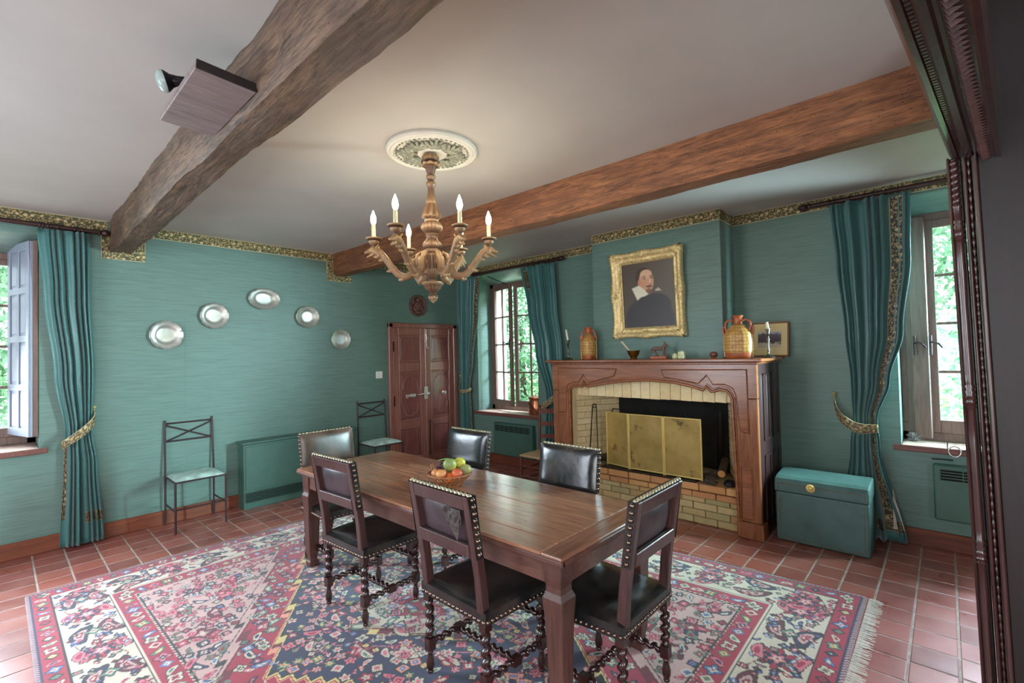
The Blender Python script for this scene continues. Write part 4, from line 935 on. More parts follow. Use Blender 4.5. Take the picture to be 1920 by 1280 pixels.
# portrait in gilded frame
pr0 = root('portrait_painting', (4.56, 2.255, 1.72), 'oil portrait of a bearded man in a white collar in an ornate gilded frame', 'painting')
PY0, PY1, PZ0, PZ1 = 1.868, 2.642, 1.727, 2.615
tilt = lambda p: p
T = Matrix.Translation((4.578, 0, PZ0)) @ Matrix.Rotation(R(-3), 4, 'Y') @ Matrix.Translation((0, 0, -PZ0))
iy0, iy1, iz0, iz1 = PY0+.082, PY1-.125, PZ0+.105, PZ1-.115
iy0, iy1 = PY0+.09, PY1-.115
prof = [(0, 0), (0, -.045), (.012, -.062), (.03, -.066), (.045, -.05), (.062, -.034), (.078, -.036), (.088, -.044), (.096, -.036), (.1, -.022), (.105, -.02)]
def fr_pt(side, s, k):
    d, x = prof[k]
    f = d/.105
    y0_, y1_, z0_, z1_ = PY0+(iy0-PY0)*f, PY1+(iy1-PY1)*f, PZ0+(iz0-PZ0)*f, PZ1+(iz1-PZ1)*f
    c4 = [(y0_, z0_), (y1_, z0_), (y1_, z1_), (y0_, z1_)]; a_, c_ = c4[side], c4[(side+1) % 4]
    y, z = a_[0]+(c_[0]-a_[0])*s, a_[1]+(c_[1]-a_[1])*s
    orn = max(math.exp(-((s-.5)/.11)**2), math.exp(-(s/.13)**2), math.exp(-((1-s)/.13)**2))
    if 0 < k < 7:
        x -= .016*orn*(.6+.8*abs(mnoise.noise(Vector((y*42, z*42, k*.7)))))+.004*math.sin(s*160)*(k == 2)
    if k <= 2:
        o = .016*orn*(.7+.5*mnoise.noise(Vector((y*30, z*30, 2))))
        if side == 0: z -= o
        if side == 1: y += o
        if side == 2: z += o
        if side == 3: y -= o
    return T @ Vector((x, y, z))
b = MB()
for sd_ in range(4):
    n_ = 90; K = len(prof); vs = [fr_pt(sd_, i/n_, k) for i in range(n_+1) for k in range(K)]
    b.add(vs, [(i*K+k, i*K+k+1, (i+1)*K+k+1, (i+1)*K+k) for i in range(n_) for k in range(K-1)])
b.build('gilded_frame', M['gilt'], pr0, world=True, smooth=60)
ro = random.Random(2)
spots = [(y, z, 1.0) for y in (PY0+.035, PY1-.035) for z in (PZ0+.035, PZ1-.035)]+[((PY0+PY1)/2, PZ0+.03, .9), ((PY0+PY1)/2, PZ1-.03, .9), (PY0+.03, (PZ0+PZ1)/2, .9), (PY1-.03, (PZ0+PZ1)/2, .9)]
for (cy_, cz_, k_) in spots:
    b = MB()
    for q in range(11):
        a_ = 2*math.pi*q/11+ro.uniform(-.2, .2); r1 = .012; r2 = (.042+ro.uniform(-.008, .012))*k_
        pp = [T @ Vector((-.064, cy_+r1*math.cos(a_), cz_+r1*math.sin(a_))), T @ Vector((-.072, cy_+r2*.6*math.cos(a_+.2), cz_+r2*.6*math.sin(a_+.2))), T @ Vector((-.052, cy_+r2*math.cos(a_+.5), cz_+r2*math.sin(a_+.5)))]
        b.tube(pp, [.007, .0085, .005], 6)
    b.sphere(T @ Vector((-.068, cy_, cz_)), .012, 8)
    b.build('frame_ornament', M['gilt'], pr0, world=True, smooth=60)
b = MB().box(.0, .0015, PY0+.02, PY1-.02, PZ0+.02, PZ1-.02, T); b.build('backing', M['frame_dark'], pr0, world=True)
# painted canvas as vertex colours
NX_, NZ_ = 150, 190
yy, zz = np.meshgrid(np.linspace(0, 1, NX_+1), np.linspace(0, 1, NZ_+1))   # yy: 0 = viewer's left, zz: 0 = bottom
def lin(c): return np.array(srgb(*c)[:3])
rng = np.random.default_rng(3)
img = np.ones((NZ_+1, NX_+1, 3))*lin((84, 72, 60))
img += (rng.random((NZ_+1, NX_+1, 1))-.5)*.015
g = np.clip((yy-.3)*1.2, 0, 1)[..., None]*np.clip(zz*1.1, 0, 1)[..., None]; img = img*(1-g*.35)+lin((128, 118, 104))*g*.35
def paint(mask, c, soft=1.0):
    global img
    mk = np.clip(mask, 0, 1)[..., None]*soft; img = img*(1-mk)+lin(c)*mk
def ell(cx, cy, rx, ry, rot=0, s=12):
    c_, s_ = math.cos(rot), math.sin(rot); dx, dy = yy-cx, (zz-cy)*1.22; u = dx*c_+dy*s_; v = -dx*s_+dy*c_
    return (1-np.sqrt((u/rx)**2+(v/(ry*1.22))**2))*s
def poly(pts, s=60):
    mk = np.full(yy.shape, 1e9); n_ = len(pts)
    for i in range(n_):
        (x1, y1), (x2, y2) = pts[i], pts[(i+1) % n_]; L = math.hypot(x2-x1, y2-y1)
        mk = np.minimum(mk, ((x2-x1)*(zz-y1)-(y2-y1)*(yy-x1))/L)
    return mk*s
paint(ell(.50, .10, .50, .40, 0, 9), (56, 48, 52)); paint(ell(.62, .32, .32, .20, 0, 9), (54, 47, 50))
paint(ell(.425, .765, .165, .165, .12, 12), (66, 48, 36))          # hair
paint(ell(.475, .705, .150, .185, .06, 9), (204, 154, 118))        # face
paint(ell(.475, .815, .125, .075, 0, 5), (222, 178, 142), .95)
paint(ell(.335, .69, .030, .055, 0, 10), (196, 132, 98)); paint(ell(.42, .66, .055, .05, 0, 3), (212, 138, 110), .7)
paint(ell(.565, .66, .030, .045, 0, 3), (206, 136, 106), .6)
paint(ell(.545, .70, .020, .055, .08, 4), (228, 180, 144), .9); paint(ell(.55, .655, .030, .014, 0, 4), (168, 102, 78), .8)
for ex in (.435, .575):
    paint(ell(ex, .748, .036, .014, 0, 6), (120, 84, 62), .9); paint(ell(ex, .745, .024, .009, 0, 8), (214, 190, 166), .8); paint(ell(ex+.006, .745, .011, .009, 0, 9), (40, 28, 24)); paint(ell(ex, .778, .046, .010, .1, 6), (98, 66, 46), .8)
paint(ell(.525, .622, .070, .018, 0, 6), (104, 66, 42)); paint(ell(.53, .598, .034, .011, 0, 8), (186, 104, 86), .9); paint(ell(.515, .545, .070, .05, 0, 5), (122, 80, 52), .9)
paint(poly([(.17, .62), (.28, .41), (.52, .50), (.43, .585), (.33, .66)], 60), (226, 218, 196)); paint(poly([(.27, .43), (.28, .41), (.52, .50), (.51, .52)], 60), (188, 178, 154), .8)
paint(poly([(.62, .56), (.64, .535), (.78, .53), (.70, .60)], 60), (198, 186, 160), .9)
paint(ell(.53, .40, .26, .10, 0, 6)*(zz < .47), (52, 45, 48))
b = MB(); P_ = lambda i, j: T @ Vector((-.012, iy1-(iy1-iy0)*i, iz0+(iz1-iz0)*j))
b.grid(P_, NX_, NZ_); cv = b.build('canvas', vcol('oil_paint', .35).mat, pr0, world=True, fixn=False)
ca = cv.data.color_attributes.new('Col', 'FLOAT_COLOR', 'POINT'); full = np.ones((NZ_+1, NX_+1, 4)); full[..., :3] = np.clip(img, 0, 1); ca.data.foreach_set('color', full.astype(np.float32).ravel())

# ------------------------------------------------------------------ trunk, copper pot, ladder-back chair
tk = root('trunk', (4.53, .765, 0), 'green leather covered trunk with nail trim and brass lock', 'trunk')
b = MB().box(4.385, 4.70, .46, 1.085, .005, .40); b.build('body', M['trunk'], tk, world=True, bev=.012, seg=2)
b = MB().prism([(4.380, .403), (4.705, .403), (4.705, .53), (4.68, .545), (4.44, .523), (4.40, .508), (4.380, .48)], .455, 1.09, lambda x, z, t: Vector((x, t, z))); b.build('lid', M['trunk'], tk, world=True, bev=.010, seg=2)
b = MB()
def nailrow(b, a, c_, n_, r, ax):
    a = Vector(a); c_ = Vector(c_)
    for i in range(n_):
        p = a.lerp(c_, i/(n_-1)); T_ = Matrix.Translation(p) @ Vector(ax).to_track_quat('Z', 'Y').to_matrix().to_4x4()
        b.lathe([(r, 0), (r*.85, r*.4), (r*.45, r*.75), (0, r*.85)], 7, T_, caps=False)
for a_, c_, n_ in (((4.385, .49, .03), (4.385, 1.055, .03), 44), ((4.385, .49, .04), (4.385, .49, .385), 28), ((4.385, 1.055, .04), (4.385, 1.055, .385), 28), ((4.379, .49, .47), (4.379, 1.055, .47), 44), ((4.379, .485, .41), (4.379, .485, .47), 5), ((4.379, 1.06, .41), (4.379, 1.06, .47), 5)):
    nailrow(b, a_, c_, n_, .0042, (-1, 0, 0))
b.build('trim_nails', plain('copper_nail', (170, 120, 92), .35, .9), tk, world=True, kind='stuff', smooth=60)
turned('lock_rosette', M['brass'], tk, [(.032, 0), (.032, .004), (.022, .008), (.014, .006), (.012, .016), (0, .02)], (4.379, .83, .462), (-1, 0, 0), 20)
cp = root('copper_pot', (5.075, 4.20, W2[2]), 'lidded copper pot on the window sill by the mantelpiece', 'pot')
MB().lathe([(0, 0), (.118, 0), (.125, .01), (.120, .10), (.110, .19), (.112, .215), (.118, .222)], 32).build('body', M['copper'], cp, smooth=45)
MB().lathe([(.121, .214), (.124, .222), (.122, .245), (.06, .256), (.0, .258)], 32).build('lid', M['copper'], cp, smooth=45)
b = MB().tube([(0, -.03, .256), (0, -.025, .285), (0, .025, .285), (0, .03, .256)], .006, 6); b.build('lid_handle', M['iron'], cp, smooth=50)
b = MB().tube([(-.118, .05, .17), (-.128, .03, .14), (-.16, -.10, .06), (-.165, -.12, .055)], .007, 6); b.build('pot_handle', M['iron2'], cp, smooth=50)
lc = root('ladder_back_chair', (4.32, 3.51, 0), 'low ladder back chair with a straw seat between mantelpiece and curtain', 'chair')
def ball_post(p, z1_, nm='leg'):
    b = MB().lathe([(.013, 0), (.016, .05), (.017, z1_-.05), (.013, z1_-.03), (.018, z1_-.012), (.012, z1_), (0, z1_+.003)], 12, Matrix.Translation((p[0], p[1], 0))); b.build(nm, M['ladder'], lc, smooth=50)
ball_post((-.17, .19), .43); ball_post((-.17, -.19), .43)
for s in (-1, 1):
    b = MB().tube([(.17, s*.185, 0), (.175, s*.185, .45), (.195, s*.19, .92)], [.014, .017, .014], 12); b.sphere((.195, s*.19, .935), .018); b.build('back_post', M['ladder'], lc, smooth=50)
b = MB().prism([(-.19, -.2), (.19, -.19), (.19, .19), (-.19, .2)], .385, .412, lambda x, y, t: Vector((x, y, t))); b.build('seat', M['rush'], lc, bev=.01, seg=2)
for z in (.57, .72, .87):
    n_ = 12; vs = lambda k, dz: Vector((.18+.02*math.sin(math.pi*k/n_), -.17+.34*k/n_, z+dz))
    b = MB(); pts_ = []
    top = [(k, .028+.012*math.sin(math.pi*k/n_)) for k in range(n_+1)]; bot = [(k, -.028+.010*math.sin(math.pi*k/n_)) for k in range(n_+1)][::-1]
    for k in range(n_):
        q = [vs(k, -.026+.010*math.sin(math.pi*k/n_)), vs(k+1, -.026+.010*math.sin(math.pi*(k+1)/n_)), vs(k+1, .026+.014*math.sin(math.pi*(k+1)/n_)), vs(k, .026+.014*math.sin(math.pi*k/n_))]
        b.add(q+[p+Vector((.012, 0, 0)) for p in q], [(3, 2, 1, 0), (4, 5, 6, 7), (0, 1, 5, 4), (2, 3, 7, 6)])
    b.build('back_slat', M['ladder'], lc)
for z, s in ((.12, 1), (.24, 1), (.12, -1), (.24, -1)): MB().tube([(-.17, s*.187, z), (.17, s*.185, z)], .009, 8).build('stretcher', M['ladder'], lc, smooth=50)
for z in (.16, .28): MB().tube([(-.17, -.187, z), (-.17, .187, z)], .009, 8).build('stretcher', M['ladder'], lc, smooth=50)

# ------------------------------------------------------------------ metal chairs against the plate wall
def metal_chair(loc, lab):
    r = root('metal_side_chair', loc, lab, 'chair', 'slim metal chairs against the plate wall')
    f, bk, hw = -.17, .215, .2075      # local -y is the front
    for s in (-1, 1):
        MB().tube([(s*hw, f, 0), (s*hw, f, .475)], .0095, 8).build('leg', M['iron2'], r, smooth=50)
        b = MB().tube([(s*hw, bk, 0), (s*hw, bk, .48), (s*(hw-.005), bk+.03, 1.0)], .0095, 8); b.sphere((s*(hw-.005), bk+.03, 1.0), .011, 8); b.build('back_post', M['iron2'], r, smooth=50)
        MB().tube([(s*hw, f, .20), (s*hw, bk, .20)], .008, 8).build('stretcher', M['iron2'], r, smooth=50)
        MB().tube([(s*hw, f, .465), (s*hw, bk, .465)], .008, 8).build('seat_rail', M['iron2'], r, smooth=50)
    MB().tube([(-hw, f+.06, .20), (hw, f+.06, .20)], .008, 8).build('stretcher', M['iron2'], r, smooth=50)
    for y in (f, bk): MB().tube([(-hw, y, .465), (hw, y, .465)], .008, 8).build('seat_rail', M['iron2'], r, smooth=50)
    for z in (.975, .80): MB().tube([(-hw, bk+.012+(z-.5)*.04, z), (hw, bk+.012+(z-.5)*.04, z)], .0085, 8).build('back_rail', M['iron2'], r, smooth=50)
    for s in (-1, 1): MB().tube([(-hw, bk+.025, .88+s*.085), (hw, bk+.025, .88-s*.085)], .007, 8).build('cross_bar', M['iron2'], r, smooth=50)
    b = MB(); n_ = 16
    def top(i, j):
        x, y = (i-.5)*2, (j-.5)*2; q = (1-x**4)*(1-y**4)
        return Vector((x*(hw-.004), (f+bk)/2+y*((bk-f)/2-.004), .475+.030*q**.5 if q > 0 else .475))
    b.grid(top, n_, n_); b.box(-hw+.006, hw-.006, f+.006, bk-.006, .463, .476); b.build('seat_cushion', M['silk'], r, smooth=60)
    return r
metal_chair((1.328, 5.445, 0), 'slim metal chair with a pale green seat left of the storage heater')
metal_chair((3.385, 5.43, 0), 'slim metal chair with a pale green seat beside the double door')

# ------------------------------------------------------------------ dining table
TX0, TX1, TY0, TY1, TZ = 1.562, 2.400, 1.185, 3.695, .75
RZ = .012     # top of the rug
tb = root('dining_table', ((TX0+TX1)/2, (TY0+TY1)/2, RZ), 'long wooden farmhouse dining table with square legs', 'table')
edges = [TX0, 1.70, 1.865, 2.03, 2.215, TX1]
for i in range(5):
    a_, c_ = edges[i]+(.0012 if i else 0), edges[i+1]-(.0012 if i < 4 else 0)
    MB().box(a_, c_, TY0+.115, TY1-.002, TZ-.028, TZ+(.0006 if i % 2 else -.0004)).build('plank', M['table'], tb, world=True, bev=.002 if 0 < i < 4 else .004)
t = wood('table_end_board', (112, 70, 52), (172, 122, 96), 'x', .26, bump=.3, coat=.25)
MB().box(TX0, TX1, TY0, TY0+.113, TZ-.028, TZ).build('end_board', t, tb, world=True, bev=.006, seg=2)
b = MB()
for bx in ((TX0-.006, TX0+.02, TY0-.006, TY1+.004), (TX1-.02, TX1+.006, TY0-.006, TY1+.004), (TX0, TX1, TY0-.006, TY0+.02), (TX0, TX1, TY1-.02, TY1+.004)): b.box(*bx, TZ-.038, TZ-.012)
b.build('edge_moulding', M['apron'], tb, world=True, bev=.006, seg=2)
for nm, bx in (('apron', (TX0+.04, TX0+.062, TY0+.06, TY1-.06)), ('apron', (TX1-.062, TX1-.04, TY0+.06, TY1-.06)), ('apron', (TX0+.06, TX1-.06, TY0+.04, TY0+.062)), ('apron', (TX0+.06, TX1-.06, TY1-.062, TY1-.04))):
    MB().box(*bx, TZ-.145, TZ-.037).build(nm, M['apron'], tb, world=True, bev=.003)
q2 = math.sqrt(2)
for x in (TX0+.075, TX1-.075):
    for y in (TY0+.075, TY1-.075):
        prof_ = [(.030, RZ), (.036, .02), (.036, .05), (.028, .06), (.027, .08), (.036, .12), (.046, .46), (.052, .535), (.052, .55), (.041, .575), (.040, .60), (.046, .63), (.048, .66), (.048, TZ-.03)]
        MB().lathe([(r_*q2, z_) for r_, z_ in prof_], 4, Matrix.Translation((x, y, 0)), phase=math.pi/4).build('leg', M['tableleg'], tb, world=True, bev=.003)

# ------------------------------------------------------------------ leather dining chairs with twisted legs
def twist(b, a, c_, r, e, turns, n=10, seg=None, ph=0):
    a = Vector(a); c_ = Vector(c_); d = (c_-a); L = d.length; d.normalize(); seg = seg or max(10, int(turns*9))
    x = d.cross(Vector((0, 0, 1)));
    if x.length < .1: x = Vector((1, 0, 0))
    x.normalize(); y = d.cross(x); pts = []; rr_ = []
    for i in range(seg+1):
        f = i/seg; an = 2*math.pi*turns*f+ph; k = min(1, min(f, 1-f)*12)
        pts.append(a+d*L*f+(x*math.cos(an)+y*math.sin(an))*e*k)
        rr_.append(r)
    b.tube(pts, rr_, n)
def chair_parts(r):
    sw, sb = .245, -.205; sf = .225
    hw = .20
    # back posts, leaning back
    for s in (-1, 1):
        b = MB(); prev = None
        st = [((-.185), .44, .046, .040), (-.20, .60, .044, .040), (-.232, .80, .044, .040), (-.262, .968, .044, .038)]
        vs = [];
        for (x, z, wx, wy) in st:
            for dx, dy in ((-wx/2, -wy/2), (wx/2, -wy/2), (wx/2, wy/2), (-wx/2, wy/2)): vs.append((x+dx, s*hw+dy, z))
        fs = [(0, 3, 2, 1), tuple(range(12, 16))]+[(i*4+k, i*4+(k+1) % 4, i*4+4+(k+1) % 4, i*4+4+k) for i in range(3) for k in range(4)]
        b.add(vs, fs).build('back_post', M['chairw'], r, bev=.004)
    sl = lambda z: -.185-(z-.44)*.146
    def rail(z0, z1, nm):
        b = MB(); vs = []
        for z in (z0, z1):
            for dx, y in ((-.020, -hw+.018), (.006, -hw+.018), (.006, hw-.018), (-.020, hw-.018)): vs.append((sl(z)+dx, y, z))
        b.add(vs, [(3, 2, 1, 0), (4, 5, 6, 7), (0, 1, 5, 4), (1, 2, 6, 5), (2, 3, 7, 6), (3, 0, 4, 7)]).build(nm, M['chairw'], r, bev=.003)
    rail(.685, .745, 'lower_rail'); rail(.905, .966, 'top_rail')
    # leather pad over the front, wrapped to the sides and over the top
    b = MB(); n_ = 18
    def fr(i, j):
        x, y = i*2-1, j*2-1; z = .69+(.972-.69)*j; q = max(0, (1-x**4)*(1-y**4))
        return Vector((sl(z)+.026+.022*q**.6, x*(hw+.023), z))
    def rr(i, j):
        x, y = i*2-1, j*2-1; z = .735+(.915-.735)*j; q = max(0, (1-x*x)*(1-y*y))
        return Vector((sl(z)+.016-.026*q**.6, x*(hw-.020), z))
    b.grid(fr, n_, n_)
    for s in (-1, 1): b.grid(lambda i, j: Vector((sl(.69+.282*j)+.026-.044*i, s*(hw+.023), .69+.282*j)), 2, 8)
    b.grid(lambda i, j: Vector((sl(.972)+.026-.046*j, (i*2-1)*(hw+.023), .972)), 8, 2)
    b.grid(lambda i, j: Vector((sl(.69)+.026-.03*j, (i*2-1)*(hw+.023), .69)), 8, 1)
    pad = b.build('back_pad', M['leather'], r, smooth=50, fixn=False)
    b = MB().grid(rr, 14, 12); b.build('pad_reverse', M['leather_b'], r, smooth=60, fixn=False)
    b = MB()
    nailrow(b, (sl(.974)-.002, -hw-.012, .972), (sl(.974)-.002, hw+.012, .972), 16, .0115, (0, 0, 1))
    b.build('top_nails', M['nail'], pad, smooth=60, kind='stuff')
    b = MB()
    for s in (-1, 1): nailrow(b, (sl(.955)+.004, s*(hw+.023), .955), (sl(.71)+.004, s*(hw+.023), .71), 9, .0125, (0, s, 0))
    b.build('side_nails', M['naild'], pad, smooth=60, kind='stuff')
    # seat
    b = MB(); n_ = 20
    def st_(i, j):
        x, y = i*2-1, j*2-1; q = max(0, (1-abs(x)**5)*(1-abs(y)**5)); wy = (sw if True else 0)*(1+.04*x)
        dz = .020*q**.5+.004*mnoise.noise(Vector((x*3, y*2.5, 1)))*q
        return Vector(((sb+sf)/2+x*(sf-sb)/2, y*wy, .452+dz))
    b.grid(st_, n_, n_)
    c4 = [(sb, -sw*.96), (sf, -sw*1.04), (sf, sw*1.04), (sb, sw*.96)]
    for k in range(4):
        p, q = c4[k], c4[(k+1) % 4]; b.grid(lambda i, j: Vector((p[0]+(q[0]-p[0])*i, p[1]+(q[1]-p[1])*i, .395+.057*j)), 6, 1)
    b.add([(p[0], p[1], .395) for p in c4], [(3, 2, 1, 0)])
    seat = b.build('seat', M['leather'], r, smooth=50, fixn=False)
    b = MB()
    for k in range(4):
        p, q = Vector((*c4[k], .41)), Vector((*c4[(k+1) % 4], .41)); nrm = (q-p).cross(Vector((0, 0, 1))).normalized()
        nailrow(b, p+(q-p)*.03, p+(q-p)*.97, 16, .0105, nrm)
    b.build('seat_nails', M['naild'], seat, smooth=60, kind='stuff')
    # twisted legs with square blocks and ball feet
    for x in (-.18, .195):
        for s in (-1, 1):
            y = s*.205; b = MB()
            b.box(x-.021, x+.021, y-.021, y+.021, .36, .398)
            twist(b, (x, y, .362), (x, y, .172), .0165, .0085, 4, ph=0 if s > 0 else math.pi)
            b.box(x-.020, x+.020, y-.020, y+.020, .112, .172)
            b.lathe([(.012, .112), (.016, .104), (.012, .094), (.015, .08), (.021, .055), (.02, .03), (.013, .012), (.016, .006), (.014, 0), (0, 0)], 12, Matrix.Translation((x, y, 0)))
            b.build('leg', M['chaird'], r, smooth=45)
    for s in (-1, 1):
        b = MB(); y = s*.205; twist(b, (-.162, y, .142), (-.015, y, .142), .0135, .007, 3.2); b.box(-.018, .033, y-.018, y+.018, .122, .160); twist(b, (.03, y, .142), (.178, y, .142), .0135, .007, 3.2)
        b.build('side_stretcher', M['chaird'], r, smooth=45)
    b = MB(); twist(b, (.008, -.19, .142), (.008, .19, .142), .0135, .007, 8); b.build('cross_stretcher', M['chaird'], r, smooth=45)
    b = MB(); twist(b, (.195, -.187, .275), (.195, .187, .275), .0135, .007, 8); b.build('front_stretcher', M['chaird'], r, smooth=45)
M['leather_b'] = plain('worn_leather_back', (66, 54, 58), .38, var=.3, nscale=9, bump=.2)
M['leather_br'] = plain('brown_leather', (84, 66, 56), .3, var=.45, nscale=6, bump=.15)
grp = None
c0_ = root('dining_chair', (1.645, 2.80, RZ), '', 'chair', grp); chair_parts(c0_)
places = [((1.645, 2.79), R(3), 'leather dining chair with intact back seen from behind, left of the torn one'),
          ((1.650, 1.745), R(-1), 'leather dining chair with torn leather on its back, nearest the fruit basket'),
          ((1.965, 1.215), R(90.5), 'leather dining chair seen from behind at the right end of the table'),
          ((1.865, 3.575), R(-90), 'brown leather dining chair at the far end of the table before the storage heater'),
          ((2.315, 2.835), R(181), 'leather dining chair facing us directly behind the fruit basket'),
          ((2.260, 1.82), R(180), 'black leather dining chair facing us in front of the fireplace')]
for k, ((x, y), rz, lab) in enumerate(places):
    o = c0_ if k == 0 else copy_tree(c0_)
    o.location = (x, y, RZ); o.rotation_euler = (0, 0, rz); o['label'] = lab
    if k == 3:
        for c_ in kids(o):
            if c_.name.startswith('back_pad'):
                c_.data = c_.data.copy(); c_.data.materials[0] = M['leather_br']
    if k == 1:
        sl = lambda z: -.185-(z-.44)*.146
        b = MB()
        rs2 = random.Random(8)
        b.grid(lambda i, j: Vector((sl(.90-.03*j)-.016-.012*math.sin(i*9+j*4)*j, -.02-.13*i, .898-(.028+.03*math.sin(i*11)**2+.05*(i > .6)*(1-abs(i-.8)*4))*j)), 24, 4)
        b.grid(lambda i, j: Vector((sl(.87)-.014-.02*j*(1-i), -.075-.07*i+.02*j, .885-.11*i*j-.02*j)), 8, 4)
        b.build('torn_leather', M['nail2'] if 'nail2' in M else plain('torn_hide', (66, 56, 54), .55, var=.6, nscale=70), o, smooth=50, fixn=False, label='torn grey flap of leather')

# ------------------------------------------------------------------ fruit
BX, BY, BZ = 1.998, 2.405, TZ+.001
fb = root('fruit_basket', (BX, BY, BZ), 'round woven wicker fruit basket on the dining table', 'basket')
t = plain('wicker', (168, 110, 66), .5, var=.3, nscale=40)
def rad(z): return .062+.078*(z/.075)**.75
nW = 26
for sgn in (-1, 1):
    b = MB()
    for k in range(nW):
        pts_ = [(rad(z)*math.cos(2*math.pi*k/nW+sgn*z*6), rad(z)*math.sin(2*math.pi*k/nW+sgn*z*6), z) for z in (0, .015, .03, .045, .06, .075)]; b.tube(pts_, .0022, 5)
    b.build('weave', t, fb, kind='stuff', smooth=60)
b = MB()
for z, r_ in ((.077, .0048), (.003, .004)):
    b.tube([((rad(z)+.001*(-1)**k)*math.cos(2*math.pi*k/60), (rad(z)+.001*(-1)**k)*math.sin(2*math.pi*k/60), z) for k in range(60)], r_, 6, closed=True)
b.build('rim', t, fb, smooth=60); MB().lathe([(0, .001), (.06, .001), (.062, .004), (0, .005)], 30).build('basket_base', t, fb)
MB().tube([(-.05, .118, .07), (-.055, .128, .12), (-.04, .131, .125), (-.03, .122, .075)], .003, 6).build('handle', t, fb, smooth=60)
def fruit(nm, off, r_, cols, lab, cat, sc_=(1, 1, 1), dimple=True, grp=None):
    t = NT(nm+'_skin'); v = t.coord(); n = t.noise(v, 14, 3, .5); sp = t.n('ShaderNodeSeparateXYZ'); t.l(v, sp.inputs[0])
    q = t.math('ADD', t.math('MULTIPLY', sp.outputs[0], 7.0), t.math('MULTIPLY', n, 1.0))
    t.set(t.ramp(q, [(.3, srgb(*cols[0])), (.55, srgb(*cols[1])), (.8, srgb(*cols[2]))]), .4)
    r = root(nm, (BX+off[0], BY+off[1], BZ+off[2]-r_), lab, cat, grp)
    pf = []
    for i in range(17):
        a_ = math.pi*i/16; rr_ = r_*math.sin(a_); z = r_-r_*math.cos(a_)*.95
        if dimple: z -= .18*r_*math.exp(-(rr_/(.3*r_))**2)*(1 if i > 8 else -.3)
        pf.append((rr_, z))
    MB().lathe(pf, 20, Matrix.Diagonal((*sc_, 1))).build('skin', t.mat, r, smooth=80)
    MB().tube([(0, 0, r_*1.72), (.002, .001, r_*2.0)], .0018, 5).build('stem', M['bark'], r)
    r.rotation_euler = (off[3] if len(off) > 3 else 0, .3, 0)
G1 = ((130, 146, 84), (176, 178, 84), (206, 196, 96)); P1 = ((214, 150, 90), (206, 92, 62), (176, 62, 66)); P2 = ((206, 100, 60), (176, 62, 62), (150, 50, 60)); O1 = ((206, 100, 30), (220, 120, 36), (214, 108, 34))
rgt = Vector((rt0.x, rt0.y, 0)); tow = Vector((-fw.x, -fw.y, 0)).normalized()
def at(a_, d, z): p = rgt*a_+tow*d; return (p.x, p.y, z)
fruit('peach', at(-.092, .02, .078), .033, P1, 'pinkish peach at the left edge of the fruit basket', 'peach')
fruit('peach', at(-.052, .066, .082), .038, P1, 'orange red peach at the front left of the fruit basket', 'peach')
fruit('orange', at(.0, .055, .058), .034, O1, 'orange low at the front between the two red peaches', 'orange', dimple=False)
fruit('peach', at(.046, .060, .082), .038, P2, 'dark red peach at the front right of the fruit basket', 'peach')
fruit('apple', at(.090, -.01, .090), .042, ((150, 146, 92), (186, 180, 110), (196, 190, 120)), 'pale yellow green apple at the right edge of the basket', 'apple')
fruit('apple', at(-.008, .012, .133), .045, G1, 'green apple on top of the fruit pile', 'apple')
fruit('apple', at(.052, -.045, .130), .038, ((190, 184, 70), (216, 204, 84), (220, 210, 100)), 'yellow apple behind the green apple on top of the pile', 'apple')
fruit('apple', at(.0, -.06, .075), .04, G1, 'green apple hidden low at the back of the basket', 'apple')
gr = root('grape_bunch', (BX+at(-.055, -.035, 0)[0], BY+at(-.055, -.035, 0)[1], BZ+.075), 'small bunch of dark purple grapes at the back left of the basket', 'grapes')
t = plain('grape_skin', (72, 30, 44), .25, var=.3)
for k in range(12):
    rs2 = random.Random(k+40); MB().sphere((rs2.uniform(-.035, .035), rs2.uniform(-.03, .03), .035+rs2.uniform(-.012, .022)), .0125, 10).build('grape', t, gr, smooth=80)

# ------------------------------------------------------------------ chandelier, rose
AX, AY = 1.862, 2.37
cr = root('ceiling_rose', (AX+.015, AY, ZC-.035), 'round plaster ceiling rose with leaf reliefs above the chandelier', 'ceiling rose')
MB().lathe([(0, .034), (.285, .034), (.287, .02), (.278, .008), (.268, .006), (.262, .012), (.255, .004), (.243, .002), (.238, .010), (.10, .016), (.092, .004), (.080, .0), (.05, .006), (0, .010)], 72).build('disc', M['rose'], cr, smooth=35)
b = MB()
for k in range(44):
    a_ = 2*math.pi*k/44; b.sphere((.226*math.cos(a_), .226*math.sin(a_), .008), .0085, 6, Matrix.Rotation(a_, 4, 'Z'), (1, 1.2, .8))
b.build('bead_ring', M['roseleaf'], cr, smooth=70, kind='stuff')
for k in range(8):
    b = MB(); A_ = 2*math.pi*k/8+.25
    for j in range(7):
        sp_ = (j-3)*.20; L_ = .128*(1-.12*abs(j-3)); pts_ = []
        for i in range(6):
            f = i/5; an = A_+sp_*f*.9; r0 = .095+L_*f; pts_.append((r0*math.cos(an), r0*math.sin(an), .005-.006*math.sin(math.pi*f)))
        b.tube(pts_, [.006, .010, .012, .012, .011, .007], 6)
    b.build('acanthus_leaf', M['roseleaf'], cr, smooth=70)
ch = root('chandelier', (AX, AY, 1.915), 'carved gilt wood chandelier with six candle arms', 'chandelier')
zc = lambda y: 3.073-y*.000956-1.915
